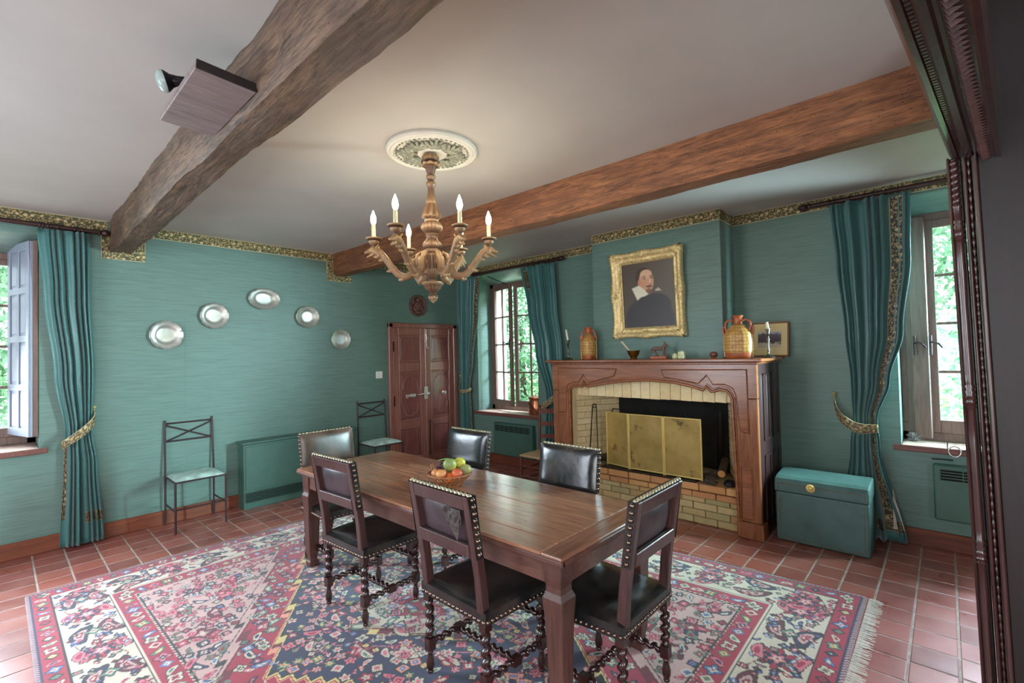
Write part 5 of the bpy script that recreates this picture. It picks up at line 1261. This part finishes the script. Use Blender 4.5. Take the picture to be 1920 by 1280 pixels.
P_ = [(215, .03), (222, .045), (240, .052), (256, .047), (268, .028), (274, .048), (284, .056), (296, .050), (300, .036), (340, .026), (352, .020), (358, .028), (368, .030), (378, .028), (386, .020), (394, .020), (402, .028), (414, .031), (424, .030), (434, .023), (446, .020), (480, .022), (530, .033), (545, .030), (560, .038), (600, .048), (628, .056), (638, .056), (650, .040), (656, .044), (663, .040), (670, .040), (682, .058), (700, .065), (716, .062), (732, .048), (744, .036), (750, .042), (758, .036), (772, .032), (790, .038), (806, .052), (820, .057), (834, .054), (848, .040), (856, .045), (866, .045), (874, .036), (884, .052), (892, .056), (900, .058), (980, .052), (986, .060), (992, .058), (1010, .054), (1030, .040), (1050, .024), (1060, .026), (1066, .060), (1074, .068), (1082, .066), (1090, .052), (1108, .046), (1122, .032), (1136, .018), (1142, .022), (1148, .018), (1156, .026), (1168, .030), (1182, .024), (1196, .010), (1206, 0)]
def flute(a_, i, r_):
    y = P_[i][0]
    if 660 < y < 745 or 785 < y < 850: return r_*(1+.06*abs(math.cos(9*a_)))
    if 895 < y < 982: return r_*(1+.08*(1 if math.cos(16*a_) > 0 else -1))
    if 550 < y < 640 or 268 < y < 300: return r_*(1+.10*math.cos(8*a_+y*.02))
    if 1085 < y < 1130 or 222 < y < 262: return r_*(1+.08*abs(math.cos(7*a_)))
    if 1150 < y < 1200: return r_*(1+.10*math.cos(6*a_+y*.06))
    return r_
def split(lo, hi, nm):
    idx = [i for i, p in enumerate(P_) if lo <= p[0] <= hi]
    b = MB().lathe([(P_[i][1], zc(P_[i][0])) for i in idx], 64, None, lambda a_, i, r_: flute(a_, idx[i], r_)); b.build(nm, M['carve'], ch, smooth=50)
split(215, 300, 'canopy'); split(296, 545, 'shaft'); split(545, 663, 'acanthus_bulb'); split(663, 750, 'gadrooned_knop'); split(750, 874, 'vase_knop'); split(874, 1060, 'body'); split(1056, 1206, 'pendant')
def arm(k):
    an = R(18+60*k); T_ = Matrix.Rotation(an, 4, 'Z'); zz_ = lambda z: z-1.915
    L2 = [(.075, 2.165), (.100, 2.205), (.120, 2.185), (.112, 2.135), (.135, 2.098), (.175, 2.088), (.215, 2.105), (.250, 2.145), (.285, 2.195), (.320, 2.235), (.350, 2.252), (.365, 2.262)]
    b = MB(); pts_ = [T_ @ Vector((r_, 0, zz_(z))) for r_, z in L2]
    b.tube(pts_, [.018, .016, .020, .025, .025, .024, .022, .021, .021, .024, .029, .020], 12)
    # leafy curls along the arm
    for (r_, z, dx, dz, s_) in ((.13, 2.10, -.028, -.022, .011), (.185, 2.075, .012, -.018, .010), (.235, 2.13, -.022, .026, .010), (.275, 2.18, -.024, .022, .010), (.30, 2.20, .022, -.022, .009), (.25, 2.13, .024, -.020, .009), (.33, 2.22, .022, -.020, .010)):
        b.tube([T_ @ Vector((r_, 0, zz_(z))), T_ @ Vector((r_+dx*.5+.010, 0, zz_(z+dz*.55+.006))), T_ @ Vector((r_+dx*.55+.022, 0, zz_(z+dz*.85+.010)))], [s_*1.5, s_*1.1, .003], 8)
        for sd in (-1, 1): b.tube([T_ @ Vector((r_, sd*.012, zz_(z))), T_ @ Vector((r_+dx*.4, sd*.022, zz_(z+.008)))], [s_, .002], 6)
    # dragon head: snout and jaw
    b.tube([T_ @ Vector((.36, 0, zz_(2.262))), T_ @ Vector((.392, 0, zz_(2.248))), T_ @ Vector((.418, 0, zz_(2.240)))], [.022, .015, .006], 9)
    b.tube([T_ @ Vector((.355, 0, zz_(2.240))), T_ @ Vector((.385, 0, zz_(2.222))), T_ @ Vector((.405, 0, zz_(2.212)))], [.014, .009, .004], 8)
    for sd in (-1, 1): b.tube([T_ @ Vector((.345, sd*.016, zz_(2.268))), T_ @ Vector((.325, sd*.022, zz_(2.288)))], [.009, .002], 6)
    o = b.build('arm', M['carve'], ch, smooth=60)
    cup = Matrix.Translation(T_ @ Vector((.36, 0, 0)))
    b = MB().lathe([(r_, zz_(z)) for r_, z in ((.016, 2.262), (.012, 2.275), (.013, 2.285), (.022, 2.293), (.030, 2.306), (.030, 2.314), (.024, 2.318), (.044, 2.324), (.047, 2.331), (.043, 2.334), (.018, 2.334), (.0, 2.334))], 28, cup, lambda a_, i, r_: r_*(1+(.05*abs(math.cos(8*a_)) if i in (3, 4, 5, 7, 8) else 0)))
    b.build('drip_cup', M['carve'], o, smooth=45)
    MB().lathe([(.0125, zz_(2.332)), (.0125, zz_(2.415)), (.009, zz_(2.417)), (0, zz_(2.417))], 14, cup).build('candle_sleeve', M['bulbsleeve'], o, smooth=45)
    MB().lathe([(.007, zz_(2.416)), (.014, zz_(2.428)), (.0175, zz_(2.445)), (.015, zz_(2.468)), (.008, zz_(2.488)), (.003, zz_(2.502)), (0, zz_(2.508))], 14, cup).build('flame_bulb', M['bulb'], o, smooth=80)
    b = MB().tube([T_ @ Vector((.085, 0, zz_(2.10))), T_ @ Vector((.10, 0, zz_(2.16))), T_ @ Vector((.088, 0, zz_(2.225))), T_ @ Vector((.068, 0, zz_(2.24))), T_ @ Vector((.062, 0, zz_(2.215)))], [.010, .016, .018, .014, .008], 10)
    b.build('body_scroll', M['carve'], ch, smooth=60)
for k in range(6): arm(k)

# ------------------------------------------------------------------ spotlight on a board against the beam
bd = root('beam_board', (.60, 2.26, 2.66), 'square grey wooden board fixed to the side of the left beam', 'board')
Tb = Matrix.Rotation(R(3), 4, 'Y')
b = MB().box(-.11, .10, -.275, .275, 0, .028, Tb); b.build('board', M['board'], bd, bev=.003)
MB().box(-.108, .10, -.283, -.276, -.001, .032, Tb).build('end_batten', M['frame_dark'], bd)
sp_ = root('spotlight', (.50, 2.28, 2.70), 'white round spotlight lamp on a black arm above the board', 'spotlight')
MB().tube([(.03, -.04, -.008), (.02, -.02, .03), (-.01, .0, .035)], .016, 10).build('arm', M['iron'], sp_, smooth=50)
Tl = Matrix.Translation((-.012, .01, .04)) @ Vector((-.92, .25, -.30)).to_track_quat('Z', 'Y').to_matrix().to_4x4()
MB().lathe([(.014, -.05), (.018, -.02), (.026, .005), (.040, .022), (.042, .028)], 24, Tl).build('lamp_holder', M['iron'], sp_, smooth=50)
MB().lathe([(.041, .026), (.043, .034), (.038, .046), (.022, .055), (0, .058)], 28, Tl, caps=False).build('lamp_glass', plain('opal_lamp_glass', (158, 176, 172), .2, var=.02), sp_, smooth=70)

# ------------------------------------------------------------------ rug
RX0, RX1, RY0, RY1 = .135, 3.71, .405, 4.69
def rx1(y): return RX1-.095*(y-.4)
NXR, NYR = 600, 715
Wd_, Hd_ = 3.50, 4.28
X_, Y_ = np.meshgrid(np.linspace(0, Wd_, NXR+1), np.linspace(0, Hd_, NYR+1))
rg = np.random.default_rng(11)
col = {k: lin(v) for k, v in dict(red=(158, 34, 58), deep=(104, 22, 40), pink=(206, 112, 126), ivory=(202, 190, 170), rose=(192, 154, 148), navy=(36, 42, 74), blue=(84, 112, 164), green=(92, 124, 104), gold=(214, 190, 124), black=(38, 30, 34), salmon=(222, 148, 120)).items()}
rim = np.ones((NYR+1, NXR+1, 3))*col['ivory']
def setm(mk, c): rim[mk] = col[c]
D_ = np.minimum(np.minimum(X_, Wd_-X_), np.minimum(Y_, Hd_-Y_))
u_ = (X_-Wd_/2); v_ = (Y_-Hd_/2)
zig = lambda c_, per, amp: amp*np.abs(((c_/per) % 1)*2-1)
m_ = np.abs(u_)/.94+np.abs(v_)/1.45
st_q = np.round(m_*26)/26
step = m_+zig(u_-v_, .11, .055)
setm(D_ > .56, 'red')
setm((step > 1.30) & (D_ > .56), 'rose'); setm((step > 1.27) & (step < 1.30) & (D_ > .56), 'deep'); setm((step > 1.345) & (step < 1.36) & (D_ > .56), 'black')
setm(step < .985, 'navy')
for a_, c_, k in ((.985, 1.00, 'black'), (1.00, 1.02, 'gold'), (1.02, 1.03, 'deep'), (1.03, 1.045, 'salmon')): setm((step > a_) & (step < c_), k)
in1 = m_+zig(u_+v_, .13, .06)
setm(in1 < .42, 'ivory'); setm((in1 > .42) & (in1 < .45), 'deep'); setm((in1 > .45) & (in1 < .465), 'gold'); setm(in1 < .20, 'red')
setm((in1 > .62) & (in1 < .64), 'pink')
# borders
def band(a_, c_, k): setm((D_ >= a_) & (D_ < c_), k)
band(.56, .572, 'black'); band(.44, .56, 'red'); band(.430, .44, 'ivory'); band(.424, .430, 'black'); band(.135, .424, 'ivory'); band(.128, .135, 'black'); band(.03, .128, 'red'); band(.0, .03, 'navy')
tick = ((X_+Y_)/.012 % 2 < 1) & (D_ < .022); setm(tick, 'rose')
ch_ = ((X_+Y_)/.016 % 2 < 1) & (D_ > .553) & (D_ < .562); setm(ch_, 'ivory')
S_ = Wd_/NXR
def stamp(cx, cy, r_, fn):
    i0, i1 = max(0, int((cx-r_)/S_)), min(NXR, int((cx+r_)/S_)+1); j0, j1 = max(0, int((cy-r_)/(Hd_/NYR))), min(NYR, int((cy+r_)/(Hd_/NYR))+1)
    if i1 <= i0 or j1 <= j0: return
    sx = X_[j0:j1+1, i0:i1+1]-cx; sy = Y_[j0:j1+1, i0:i1+1]-cy; sub = rim[j0:j1+1, i0:i1+1]; fn(sx, sy, sub)
def _unused(): pass
def flower(cols, r_, rot, pet=4, outline='black'):
    def f(x, y, s):
        a_ = np.arctan2(y, x)+rot; d = np.hypot(x, y); e = r_*(.78+.22*np.cos(pet*a_))
        s[d < e+.007] = col[outline]; s[d < e] = col[cols[0]]; s[d < e*.55] = col[cols[1]]; s[d < r_*.18] = col[cols[2]]
    return f
def cross(cols, r_, rot, outline='black'):
    c_, s_ = math.cos(rot), math.sin(rot)
    def f(x, y, s):
        u = x*c_+y*s_; v = -x*s_+y*c_
        e = np.maximum(np.abs(u)+.5*np.abs(v), np.abs(v)+.5*np.abs(u)) if False else np.abs(u)+np.abs(v)*1.0
        q = np.round(e/.014)*.014
        s[(q < r_)] = col[outline]; s[q < r_-.010] = col[cols[0]]; s[q < r_*.5] = col[cols[1]]; s[q < r_*.2] = col[cols[2]]
    return f
def leafs(cols, r_, rot, outline='black'):
    c_, s_ = math.cos(rot), math.sin(rot)
    def f(x, y, s):
        u = x*c_+y*s_; v = -x*s_+y*c_; v = v+.35*u*u/r_
        e = (u/r_)**2+(v/(r_*.42))**2
        s[e < 1.0] = col[outline]; s[e < .72] = col[cols[0]]; s[e < .2] = col[cols[1]]
    return f
def stroke(pts_, wd_, k, outline=None):
    for (xa, ya), (xb, yb) in zip(pts_, pts_[1:]):
        L = math.hypot(xb-xa, yb-ya); n_ = max(2, int(L/.01))
        for i in range(n_+1):
            x0, y0_ = xa+(xb-xa)*i/n_, ya+(yb-ya)*i/n_
            stamp(x0, y0_, wd_+.006, lambda x, y, s: s.__setitem__(np.maximum(abs(x), abs(y)) < wd_, col[k]))
# large stepped motifs first, then the fillers
rs3 = random.Random(21)
gy = .72; q_ = 0
while gy < Hd_-.68:
    gx = .72+(.13 if q_ % 2 else 0)
    while gx < Wd_-.68:
        mm = abs(gx-Wd_/2)/.94+abs(gy-Hd_/2)/1.45
        if abs(mm-1.0) > .10 and abs(mm-1.29) > .09:
            pal = [('pink', 'ivory', 'red'), ('ivory', 'pink', 'navy'), ('red', 'pink', 'ivory'), ('green', 'ivory', 'red'), ('rose', 'navy', 'ivory')] if mm < 1 else [('rose', 'deep', 'ivory'), ('navy', 'ivory', 'red'), ('ivory', 'deep', 'pink'), ('pink', 'ivory', 'navy')] if mm < 1.29 else [('red', 'pink', 'ivory'), ('deep', 'rose', 'ivory'), ('navy', 'red', 'ivory')]
            r_ = rs3.uniform(.062, .085); c3_ = rs3.choice(pal); k = rs3.random()
            stamp(gx, gy, r_*1.3, flower(c3_, r_, rs3.uniform(0, .8), rs3.choice((4, 6, 8))) if k < .45 else cross(c3_, r_*1.1, rs3.choice((0, .78))) if k < .65 else leafs(c3_, r_*1.3, rs3.uniform(0, 3.14)))
        gx += .26
    gy += .21; q_ += 1
gy = .60
while gy < Hd_-.58:
    gx = .60
    while gx < Wd_-.58:
        x, y = gx+rs3.uniform(-.02, .02), gy+rs3.uniform(-.02, .02); mm = abs(x-Wd_/2)/.94+abs(y-Hd_/2)/1.45
        if mm < .42: pal = [('pink', 'navy', 'ivory'), ('blue', 'ivory', 'red'), ('green', 'ivory', 'red')]
        elif mm < .98: pal = [('pink', 'red', 'ivory'), ('ivory', 'green', 'red'), ('salmon', 'blue', 'ivory'), ('ivory', 'pink', 'red'), ('green', 'gold', 'red'), ('red', 'ivory', 'blue')]
        elif mm < 1.28: pal = [('ivory', 'green', 'red'), ('navy', 'pink', 'ivory'), ('ivory', 'navy', 'gold'), ('green', 'ivory', 'pink'), ('pink', 'ivory', 'navy'), ('blue', 'ivory', 'red')]
        else: pal = [('red', 'pink', 'ivory'), ('navy', 'ivory', 'red'), ('green', 'red', 'ivory'), ('pink', 'red', 'ivory'), ('ivory', 'blue', 'red')]
        if abs(mm-1.0) > .05 and abs(mm-1.29) > .05 and not .40 < mm < .47 :
            c3_ = rs3.choice(pal); r_ = rs3.uniform(.024, .040); k = rs3.random(); rot = rs3.uniform(0, 3.14)
            f = flower(c3_, r_, rot, rs3.choice((4, 4, 5, 6))) if k < .45 else cross(c3_, r_*1.1, rot) if k < .7 else leafs(c3_, r_*1.5, rot)
            stamp(x, y, r_*1.7, f)
            if rs3.random() < .7:
                an = rs3.uniform(0, 6.28); stroke([(x, y), (x+.05*math.cos(an), y+.05*math.sin(an))], .0035, 'black' if mm > .98 else 'pink')
                stamp(x+.055*math.cos(an), y+.055*math.sin(an), .03, leafs(rs3.choice(pal), .022, an+.8))
        gx += .078
    gy += .078
# main border: palmettes, boteh and vines; guards: small blocks
def per(d, side, s):
    """point at depth d from the edge, s along side"""
    return [(s, d), (Wd_-d, s), (s, Hd_-d), (d, s)][side]
for side in range(4):
    L = Wd_ if side in (0, 2) else Hd_
    s = .28; k = 0
    while s < L-.24:
        hor = side in (0, 2)
        # vine
        pts_ = [per(.28+.10*math.sin((s+q)*2*math.pi/.56), side, s+q) for q in (0, .05, .1, .15, .2, .25, .28)]; stroke([p for p in pts_ if 0 < p[0] < Wd_ and 0 < p[1] < Hd_], .004, 'deep')
        cx, cy = per(.28, side, s)
        if k % 2 == 0:
            stamp(cx, cy, .14, flower(('red', 'pink', 'ivory'), .10, 0, 8)); stamp(cx, cy, .09, flower(('navy', 'rose', 'ivory'), .068, .4, 8)); stamp(cx, cy, .07, flower(('pink', 'ivory', 'red'), .044, .5, 5))
            for dq in (-.13, .13):
                bx, by = per(.28+dq*.75, side, s+.02); stamp(bx, by, .09, leafs(('pink', 'red'), .075, (0 if hor else 1.57)+dq*2))
        else:
            for dq, cc in ((-.07, ('navy', 'gold')), (.07, ('deep', 'pink'))):
                bx, by = per(.28+dq, side, s); stamp(bx, by, .13, leafs(cc, .115, (0 if hor else 1.57)+dq*4)); stamp(bx, by, .09, leafs(('rose', 'blue'), .075, (0 if hor else 1.57)+dq*4)); stamp(bx, by, .05, leafs(('red', 'ivory'), .036, (0 if hor else 1.57)+dq*4))
            stamp(*per(.28, side, s), .05, flower(('green', 'ivory', 'red'), .042, 0, 4))
        for q in range(26):
            dd = rs3.uniform(.155, .405); ss = s+rs3.uniform(-.13, .15); bx, by = per(dd, side, ss)
            if abs(dd-.28) > .05 or abs(ss-s) > .07:
                c3_ = rs3.choice([('red', 'ivory', 'navy'), ('green', 'pink', 'red'), ('pink', 'red', 'ivory'), ('navy', 'blue', 'ivory'), ('blue', 'ivory', 'red')])
                stamp(bx, by, .05, rs3.choice([flower(c3_, .022, rs3.uniform(0, 3), 4), leafs(c3_, .030, rs3.uniform(0, 3)), leafs(c3_, .026, rs3.uniform(0, 3)), cross(c3_, .020, 0)]))
        s += .28; k += 1
    for d, r_ in ((.079, .036), (.50, .042)):
        s = d+.02; k = 0
        while s < L-d:
            bx, by = per(d, side, s); c3_ = [('ivory', 'green', 'red'), ('blue', 'ivory', 'red'), ('pink', 'navy', 'ivory'), ('green', 'gold', 'red'), ('ivory', 'red', 'navy')][k % 5]
            stamp(bx, by, .07, [flower(c3_, r_, .3*k, 4), leafs(c3_, r_*1.15, .9+k), cross(c3_, r_, 0)][k % 3]); s += .082; k += 1
rim *= (1+(rg.random((NYR+1, NXR+1, 1))-.5)*.16)*(1+.10*np.sin(Y_*31+np.sin(X_*3))[..., None]*.5)
rug = root('rug', ((RX0+RX1)/2, (RY0+RY1)/2, 0), 'large red, navy and ivory oriental rug under the dining table', 'rug')
vx = RX0+(np.array([[rx1(RY0+(RY1-RY0)*j/NYR)] for j in range(NYR+1)])-RX0)*np.linspace(0, 1, NXR+1)[None, :]
vy = np.repeat((RY0+(RY1-RY0)*np.linspace(0, 1, NYR+1))[:, None], NXR+1, 1)+.008*np.sin(vx*2.3)
edge = np.minimum(np.minimum(np.arange(NXR+1)[None, :], NXR-np.arange(NXR+1)[None, :]), np.minimum(np.arange(NYR+1)[:, None], NYR-np.arange(NYR+1)[:, None]))
vz = np.where(edge > 0, .0105+.0006*np.sin(vx*7+vy*3), .001)
co = np.stack([vx-rug.location.x, vy-rug.location.y, vz], -1).reshape(-1, 3).astype(np.float32)
me = bpy.data.meshes.new('pile'); nv = co.shape[0]; nq = NXR*NYR
a0 = (np.arange(NYR)[:, None]*(NXR+1)+np.arange(NXR)[None, :]).reshape(-1)
quads = np.stack([a0, a0+1, a0+NXR+2, a0+NXR+1], -1).astype(np.int32)
me.vertices.add(nv); me.vertices.foreach_set('co', co.ravel()); me.loops.add(nq*4); me.loops.foreach_set('vertex_index', quads.ravel()); me.polygons.add(nq)
me.polygons.foreach_set('loop_start', np.arange(0, nq*4, 4, dtype=np.int32)); me.update(calc_edges=True)
ca = me.color_attributes.new('Col', 'FLOAT_COLOR', 'POINT'); full = np.ones((nv, 4), np.float32); full[:, :3] = np.clip(rim, 0, 1).reshape(-1, 3); ca.data.foreach_set('color', full.ravel())
t = vcol('wool_pile', .9); v = t.coord(); t.bump(t.noise(v, 260, 2), .4, .003); t.p.inputs['Sheen Weight'].default_value = .3; me.materials.append(t.mat)
o = bpy.data.objects.new('pile', me); C.objects.link(o); o.parent = rug
b = MB()
for yy_, sg, n_, L_ in ((RY0, -1, 420, .07), (RY1, 1, 420, .012)):
    for k in range(n_):
        x = RX0+(rx1(yy_)-RX0)*(k+rs3.random()*.8)/n_; l_ = L_*rs3.uniform(.7, 1.1); dx = rs3.uniform(-.010, .010)
        b.add([(x-.0026, yy_, .007), (x+.0026, yy_, .007), (x+dx+.0022, yy_+sg*l_, .003), (x+dx-.0022, yy_+sg*l_, .003)], [(0, 1, 2, 3)])
b.build('fringe', plain('rug_fringe', (226, 222, 206), .9), rug, world=True, kind='stuff', fixn=False)

# ------------------------------------------------------------------ carved oak frame of the opening the camera looks through
cf = root('carved_doorway_frame', (2.5, -.12, 0), 'dark carved oak frame of the opening at the right edge of the picture', 'door frame')
JX = 2.44
lean = Matrix.Translation((0, 0, 1.6)) @ Matrix.Shear('YZ', 4, (0, 0)) @ Matrix.Translation((0, 0, -1.6))
ld = .017   # the post leans slightly: y moves by ld per metre of height
def lz(y, z): return y+ld*(z-1.6)
def post(x0_, x1_, ya, yb, z0_, z1_, nm, mt, bev=.004):
    b = MB(); vs = [Vector((x, lz(y, z), z)) for z in (z0_, z1_) for y in (ya, yb) for x in (x0_, x1_)]
    b.add(vs, [(0, 2, 3, 1), (4, 5, 7, 6), (0, 1, 5, 4), (2, 6, 7, 3), (0, 4, 6, 2), (1, 3, 7, 5)]); return b.build(nm, M[mt], cf, world=True, bev=bev)
post(JX, JX+.05, -.98, -.118, 0, ZC, 'jamb_board', 'frame_dark')
post(JX-.012, JX+.05, -.119, -.104, 0, ZC, 'outer_fillet', 'frame_mid')
post(JX+.012, JX+.05, -.103, -.088, 0, 2.62, 'groove', 'frame_dark')
post(JX-.004, JX+.05, -.089, -.079, 0, 2.30, 'inner_fillet', 'frame_mid')
post(JX+.028, JX+.05, -.078, -.036, 0, 2.30, 'column_back', 'frame_dark')
# carved rope in the groove
b = MB(); n_ = 150; pts_ = []; rr_ = []
for i in range(n_*3+1):
    z = .02+2.5*i/(n_*3); pts_.append((JX+.008, lz(-.0955, z), z)); rr_.append(.0035+.003*abs(math.sin(i*math.pi/6)))
b.tube(pts_, rr_, 6); b.build('rope_moulding', M['frame_mid'], cf, world=True, smooth=60)
# turned half column: base, rings, plain shafts, spiral top
def colpts():
    prof_ = []
    ring = lambda z, r_: [(.0125, z-.05), (.017, z-.044), (.0125, z-.037), (.018, z-.028), (.014, z-.018), (.019, z-.008), (.0135, z+.002), (.0175, z+.012), (.0125, z+.022), (.017, z+.032), (.012, z+.042)]
    z = 0
    prof_ += [(.020, 0), (.020, .12), (.014, .14)]
    for zr in (.83, 1.40, 2.02): prof_ += [(.0125, zr-.28), (.0145, zr-.16)]+ring(zr, 0)+[(.0140, zr+.08)]
    prof_ += [(.0125, 2.10), (.016, 2.11), (.0125, 2.12)]
    return prof_
b = MB(); 
prof_ = colpts(); n_ = 16; K = len(prof_); vs = []
for r_, z in prof_:
    for k in range(n_): a_ = 2*math.pi*k/n_; vs.append((JX+.016+r_*math.cos(a_), lz(-.056, z)+r_*math.sin(a_), z))
b.add(vs, [(i*n_+k, i*n_+(k+1) % n_, (i+1)*n_+(k+1) % n_, (i+1)*n_+k) for i in range(K-1) for k in range(n_)])
b.build('turned_column', M['frame_mid'], cf, world=True, smooth=50)
b = MB(); twist(b, (JX+.016, lz(-.056, 2.12), 2.12), (JX+.016, lz(-.056, 2.29), 2.29), .012, .003, 7); b.build('spiral_capital', M['frame_mid'], cf, world=True, smooth=50)
post(JX+.004, JX+.05, -.044, -.036, 0, 2.30, 'edge_bead', 'frame_mid')
# cornice running back over the camera, direction about -5 degrees
dcv = Vector((math.cos(R(-4.9)), math.sin(R(-4.9)), 0)); nrm = Vector((-dcv.y, dcv.x, 0))   # nrm points into the dining room
c_end = Vector((2.52, -.046, 0)); Lc = 2.9
def cpt(l_, o_, z): return c_end-dcv*l_+nrm*o_+Vector((0, 0, z))
sec = [(.0, 2.300), (-.006, 2.290), (-.018, 2.290), (-.022, 2.298), (-.030, 2.298), (-.034, 2.290), (-.040, 2.282), (-.056, 2.280), (-.062, 2.288), (-.070, 2.288), (-.074, 2.276), (-.112, 2.268), (-.118, 2.262), (-.13, 2.262), (-.13, 2.46), (.03, 2.46), (.012, 2.33)]
b = MB(); K = len(sec); vs = [cpt(l_, o_, z) for l_ in (0, Lc) for o_, z in sec]
b.add(vs, [tuple(range(K)), tuple(range(K, 2*K))[::-1]]+[(k, (k+1) % K, K+(k+1) % K, K+k) for k in range(K)]); b.build('cornice', M['frame_mid'], cf, world=True)
b = MB()
for k in range(150):
    l_ = .02+k*.0185
    if l_ > Lc-.05: break
    A = [cpt(l_+a_, o_, z) for a_, o_, z in ((0, -.022, 2.298), (.010, -.022, 2.298), (.010, -.033, 2.298), (0, -.033, 2.298))]
    b.add(A+[p-Vector((0, 0, .007)) for p in A], [(0, 1, 2, 3), (7, 6, 5, 4), (0, 4, 5, 1), (1, 5, 6, 2), (2, 6, 7, 3), (3, 7, 4, 0)])
b.build('dentils', M['frame_mid'], cf, world=True, kind='stuff')
b = MB()
for k in range(105):
    l_ = .02+k*.027
    if l_ > Lc-.05: break
    b.add([cpt(l_, -.076, 2.274), cpt(l_+.020, -.076, 2.274), cpt(l_+.010, -.108, 2.268), cpt(l_+.010, -.084, 2.258)], [(0, 1, 3), (1, 2, 3), (2, 0, 3), (0, 2, 1)])
b.build('leaf_carving', M['frame_mid'], cf, world=True, kind='stuff')
pts_ = [(JX-.02+.0*math.cos(a_), -.012+.017*math.cos(a_), 1.19+.019*math.sin(a_)) for a_ in [2*math.pi*k/24 for k in range(24)]]
rg_ = root('ring_pull', (JX-.02, -.012, 1.17), 'small pale metal ring hanging beside the dark carved frame', 'ring')
MB().tube(pts_, .0026, 8, closed=True).build('ring', M['steel'], rg_, world=True, smooth=60)
MB().tube([(JX-.02, -.012-.017, 1.19), (JX+.0, -.036, 1.192), (JX+.02, -.044, 1.193)], .0022, 6).build('staple', M['steel'], rg_, world=True, smooth=60)
# dried plant on the right sill
r = root('dried_plant', (XB+.17, .225, W3[2]), 'small spiky dried plant on the sill of the right window', 'plant')
b = MB(); rs4 = random.Random(5)
for k in range(60):
    a_, e_ = rs4.uniform(0, 6.28), rs4.uniform(.2, 1.5); d = Vector((math.cos(a_)*math.cos(e_), math.sin(a_)*math.cos(e_)*.8, math.sin(e_))); L_ = rs4.uniform(.05, .10)
    b.tube([d*.01, d*L_*.6, d*L_+Vector((0, 0, -.008))], [.0018, .003, .0008], 4)
b.build('spiky_leaves', plain('dried_leaf', (120, 116, 112), .6, var=.4), r, kind='stuff')

# ------------------------------------------------------------------ garden seen through the windows
MB().box(-14, 30, -14, 34, -.75, -.55).build('garden_ground', M['grass'], kind='structure', label='lawn outside the windows', cat='lawn')
MB().box(-6, 4.5, YA+1.2, YA+4.5, -.56, -.53).build('gravel_path', M['gravel'], kind='structure', label='pale gravel drive outside the left window', cat='path')
def bush(name, loc, rx, ry, rz, n_, leaf, mt, lab, cat, grp=None, trunk=None, seed=0):
    r = root(name, loc, lab, cat, grp); g_ = np.random.default_rng(seed)
    d = g_.normal(size=(n_, 3)); d /= np.linalg.norm(d, axis=1)[:, None]; rad_ = .62+.42*g_.random(n_)**.5
    lump = 1+.18*np.sin(d[:, 0]*5+seed)*np.cos(d[:, 1]*6)+.10*np.sin(d[:, 2]*9+seed*2)
    base = d*rad_[:, None]*lump[:, None]*np.array([rx, ry, rz])+np.array([0, 0, (trunk or 0)+rz*.92])
    a_ = g_.normal(size=(n_, 3)); a_ /= np.linalg.norm(a_, axis=1)[:, None]; c_ = np.cross(a_, g_.normal(size=(n_, 3))); c_ /= np.linalg.norm(c_, axis=1)[:, None]
    s_ = leaf*(.6+.8*g_.random(n_))[:, None]
    vs = np.concatenate([base-a_*s_, base+c_*s_*.42, base+a_*s_, base-c_*s_*.42], 1).reshape(-1, 3)
    me = bpy.data.meshes.new('foliage'); me.vertices.add(n_*4); me.vertices.foreach_set('co', vs.astype(np.float32).ravel()); me.loops.add(n_*4); me.loops.foreach_set('vertex_index', np.arange(n_*4, dtype=np.int32)); me.polygons.add(n_)
    me.polygons.foreach_set('loop_start', np.arange(0, n_*4, 4, dtype=np.int32)); me.update(calc_edges=True); me.materials.append(M[mt])
    o = bpy.data.objects.new('foliage', me); C.objects.link(o); o.parent = r; o['kind'] = 'stuff'
    if trunk: MB().tube([(0, 0, 0), (.05, .03, trunk*.6), (0, 0, trunk+rz)], [.16*rx/1.5, .13*rx/1.5, .05], 8).build('trunk', M['bark'], r, smooth=60)
    else: MB().tube([(0, 0, 0), (.02, .03, rz*.8)], .04, 6).build('stem', M['bark'], r, smooth=60)
bush('garden_shrub', (8.9, 1.75, -.55), 1.0, 1.05, 1.62, 7000, .055, 'leaf', 'dense light green shrub outside the right window, its left part', 'shrub', seed=1)
bush('garden_shrub', (9.0, -.95, -.55), 1.0, 1.10, 1.75, 8000, .055, 'leaf', 'dense light green shrub filling the right window', 'shrub', seed=2)
bush('garden_tree', (13.0, -.6, -.55), 1.5, 1.5, 1.5, 5000, .08, 'leafd', 'round green tree top rising above the shrub outside the right window', 'tree', trunk=2.3, seed=3)
bush('garden_tree', (8.6, 5.2, -.55), 1.2, 1.25, 2.1, 9000, .07, 'leaf', 'leafy tree close outside the window left of the fireplace', 'tree', trunk=.8, seed=4)
bush('garden_tree', (9.9, 8.7, -.55), 1.4, 1.5, 2.3, 9000, .08, 'leafd', 'deep green tree farther outside the window left of the fireplace', 'tree', trunk=.6, seed=5)
bush('garden_tree', (-.4, 17.5, -.55), 2.0, 1.6, 2.6, 9000, .12, 'leaf', 'pale green tree across the lawn outside the left window', 'tree', trunk=1.0, seed=6)
bush('garden_tree', (-5.6, 23.5, -.55), 2.4, 2.0, 3.2, 7000, .14, 'leafd', 'second tree farther left across the lawn', 'tree', trunk=1.2, seed=7)
bush('garden_shrub', (.1, 13.5, -.55), 1.0, .9, .62, 4000, .06, 'leaf', 'low rounded green shrub on the lawn outside the left window', 'shrub', seed=8)
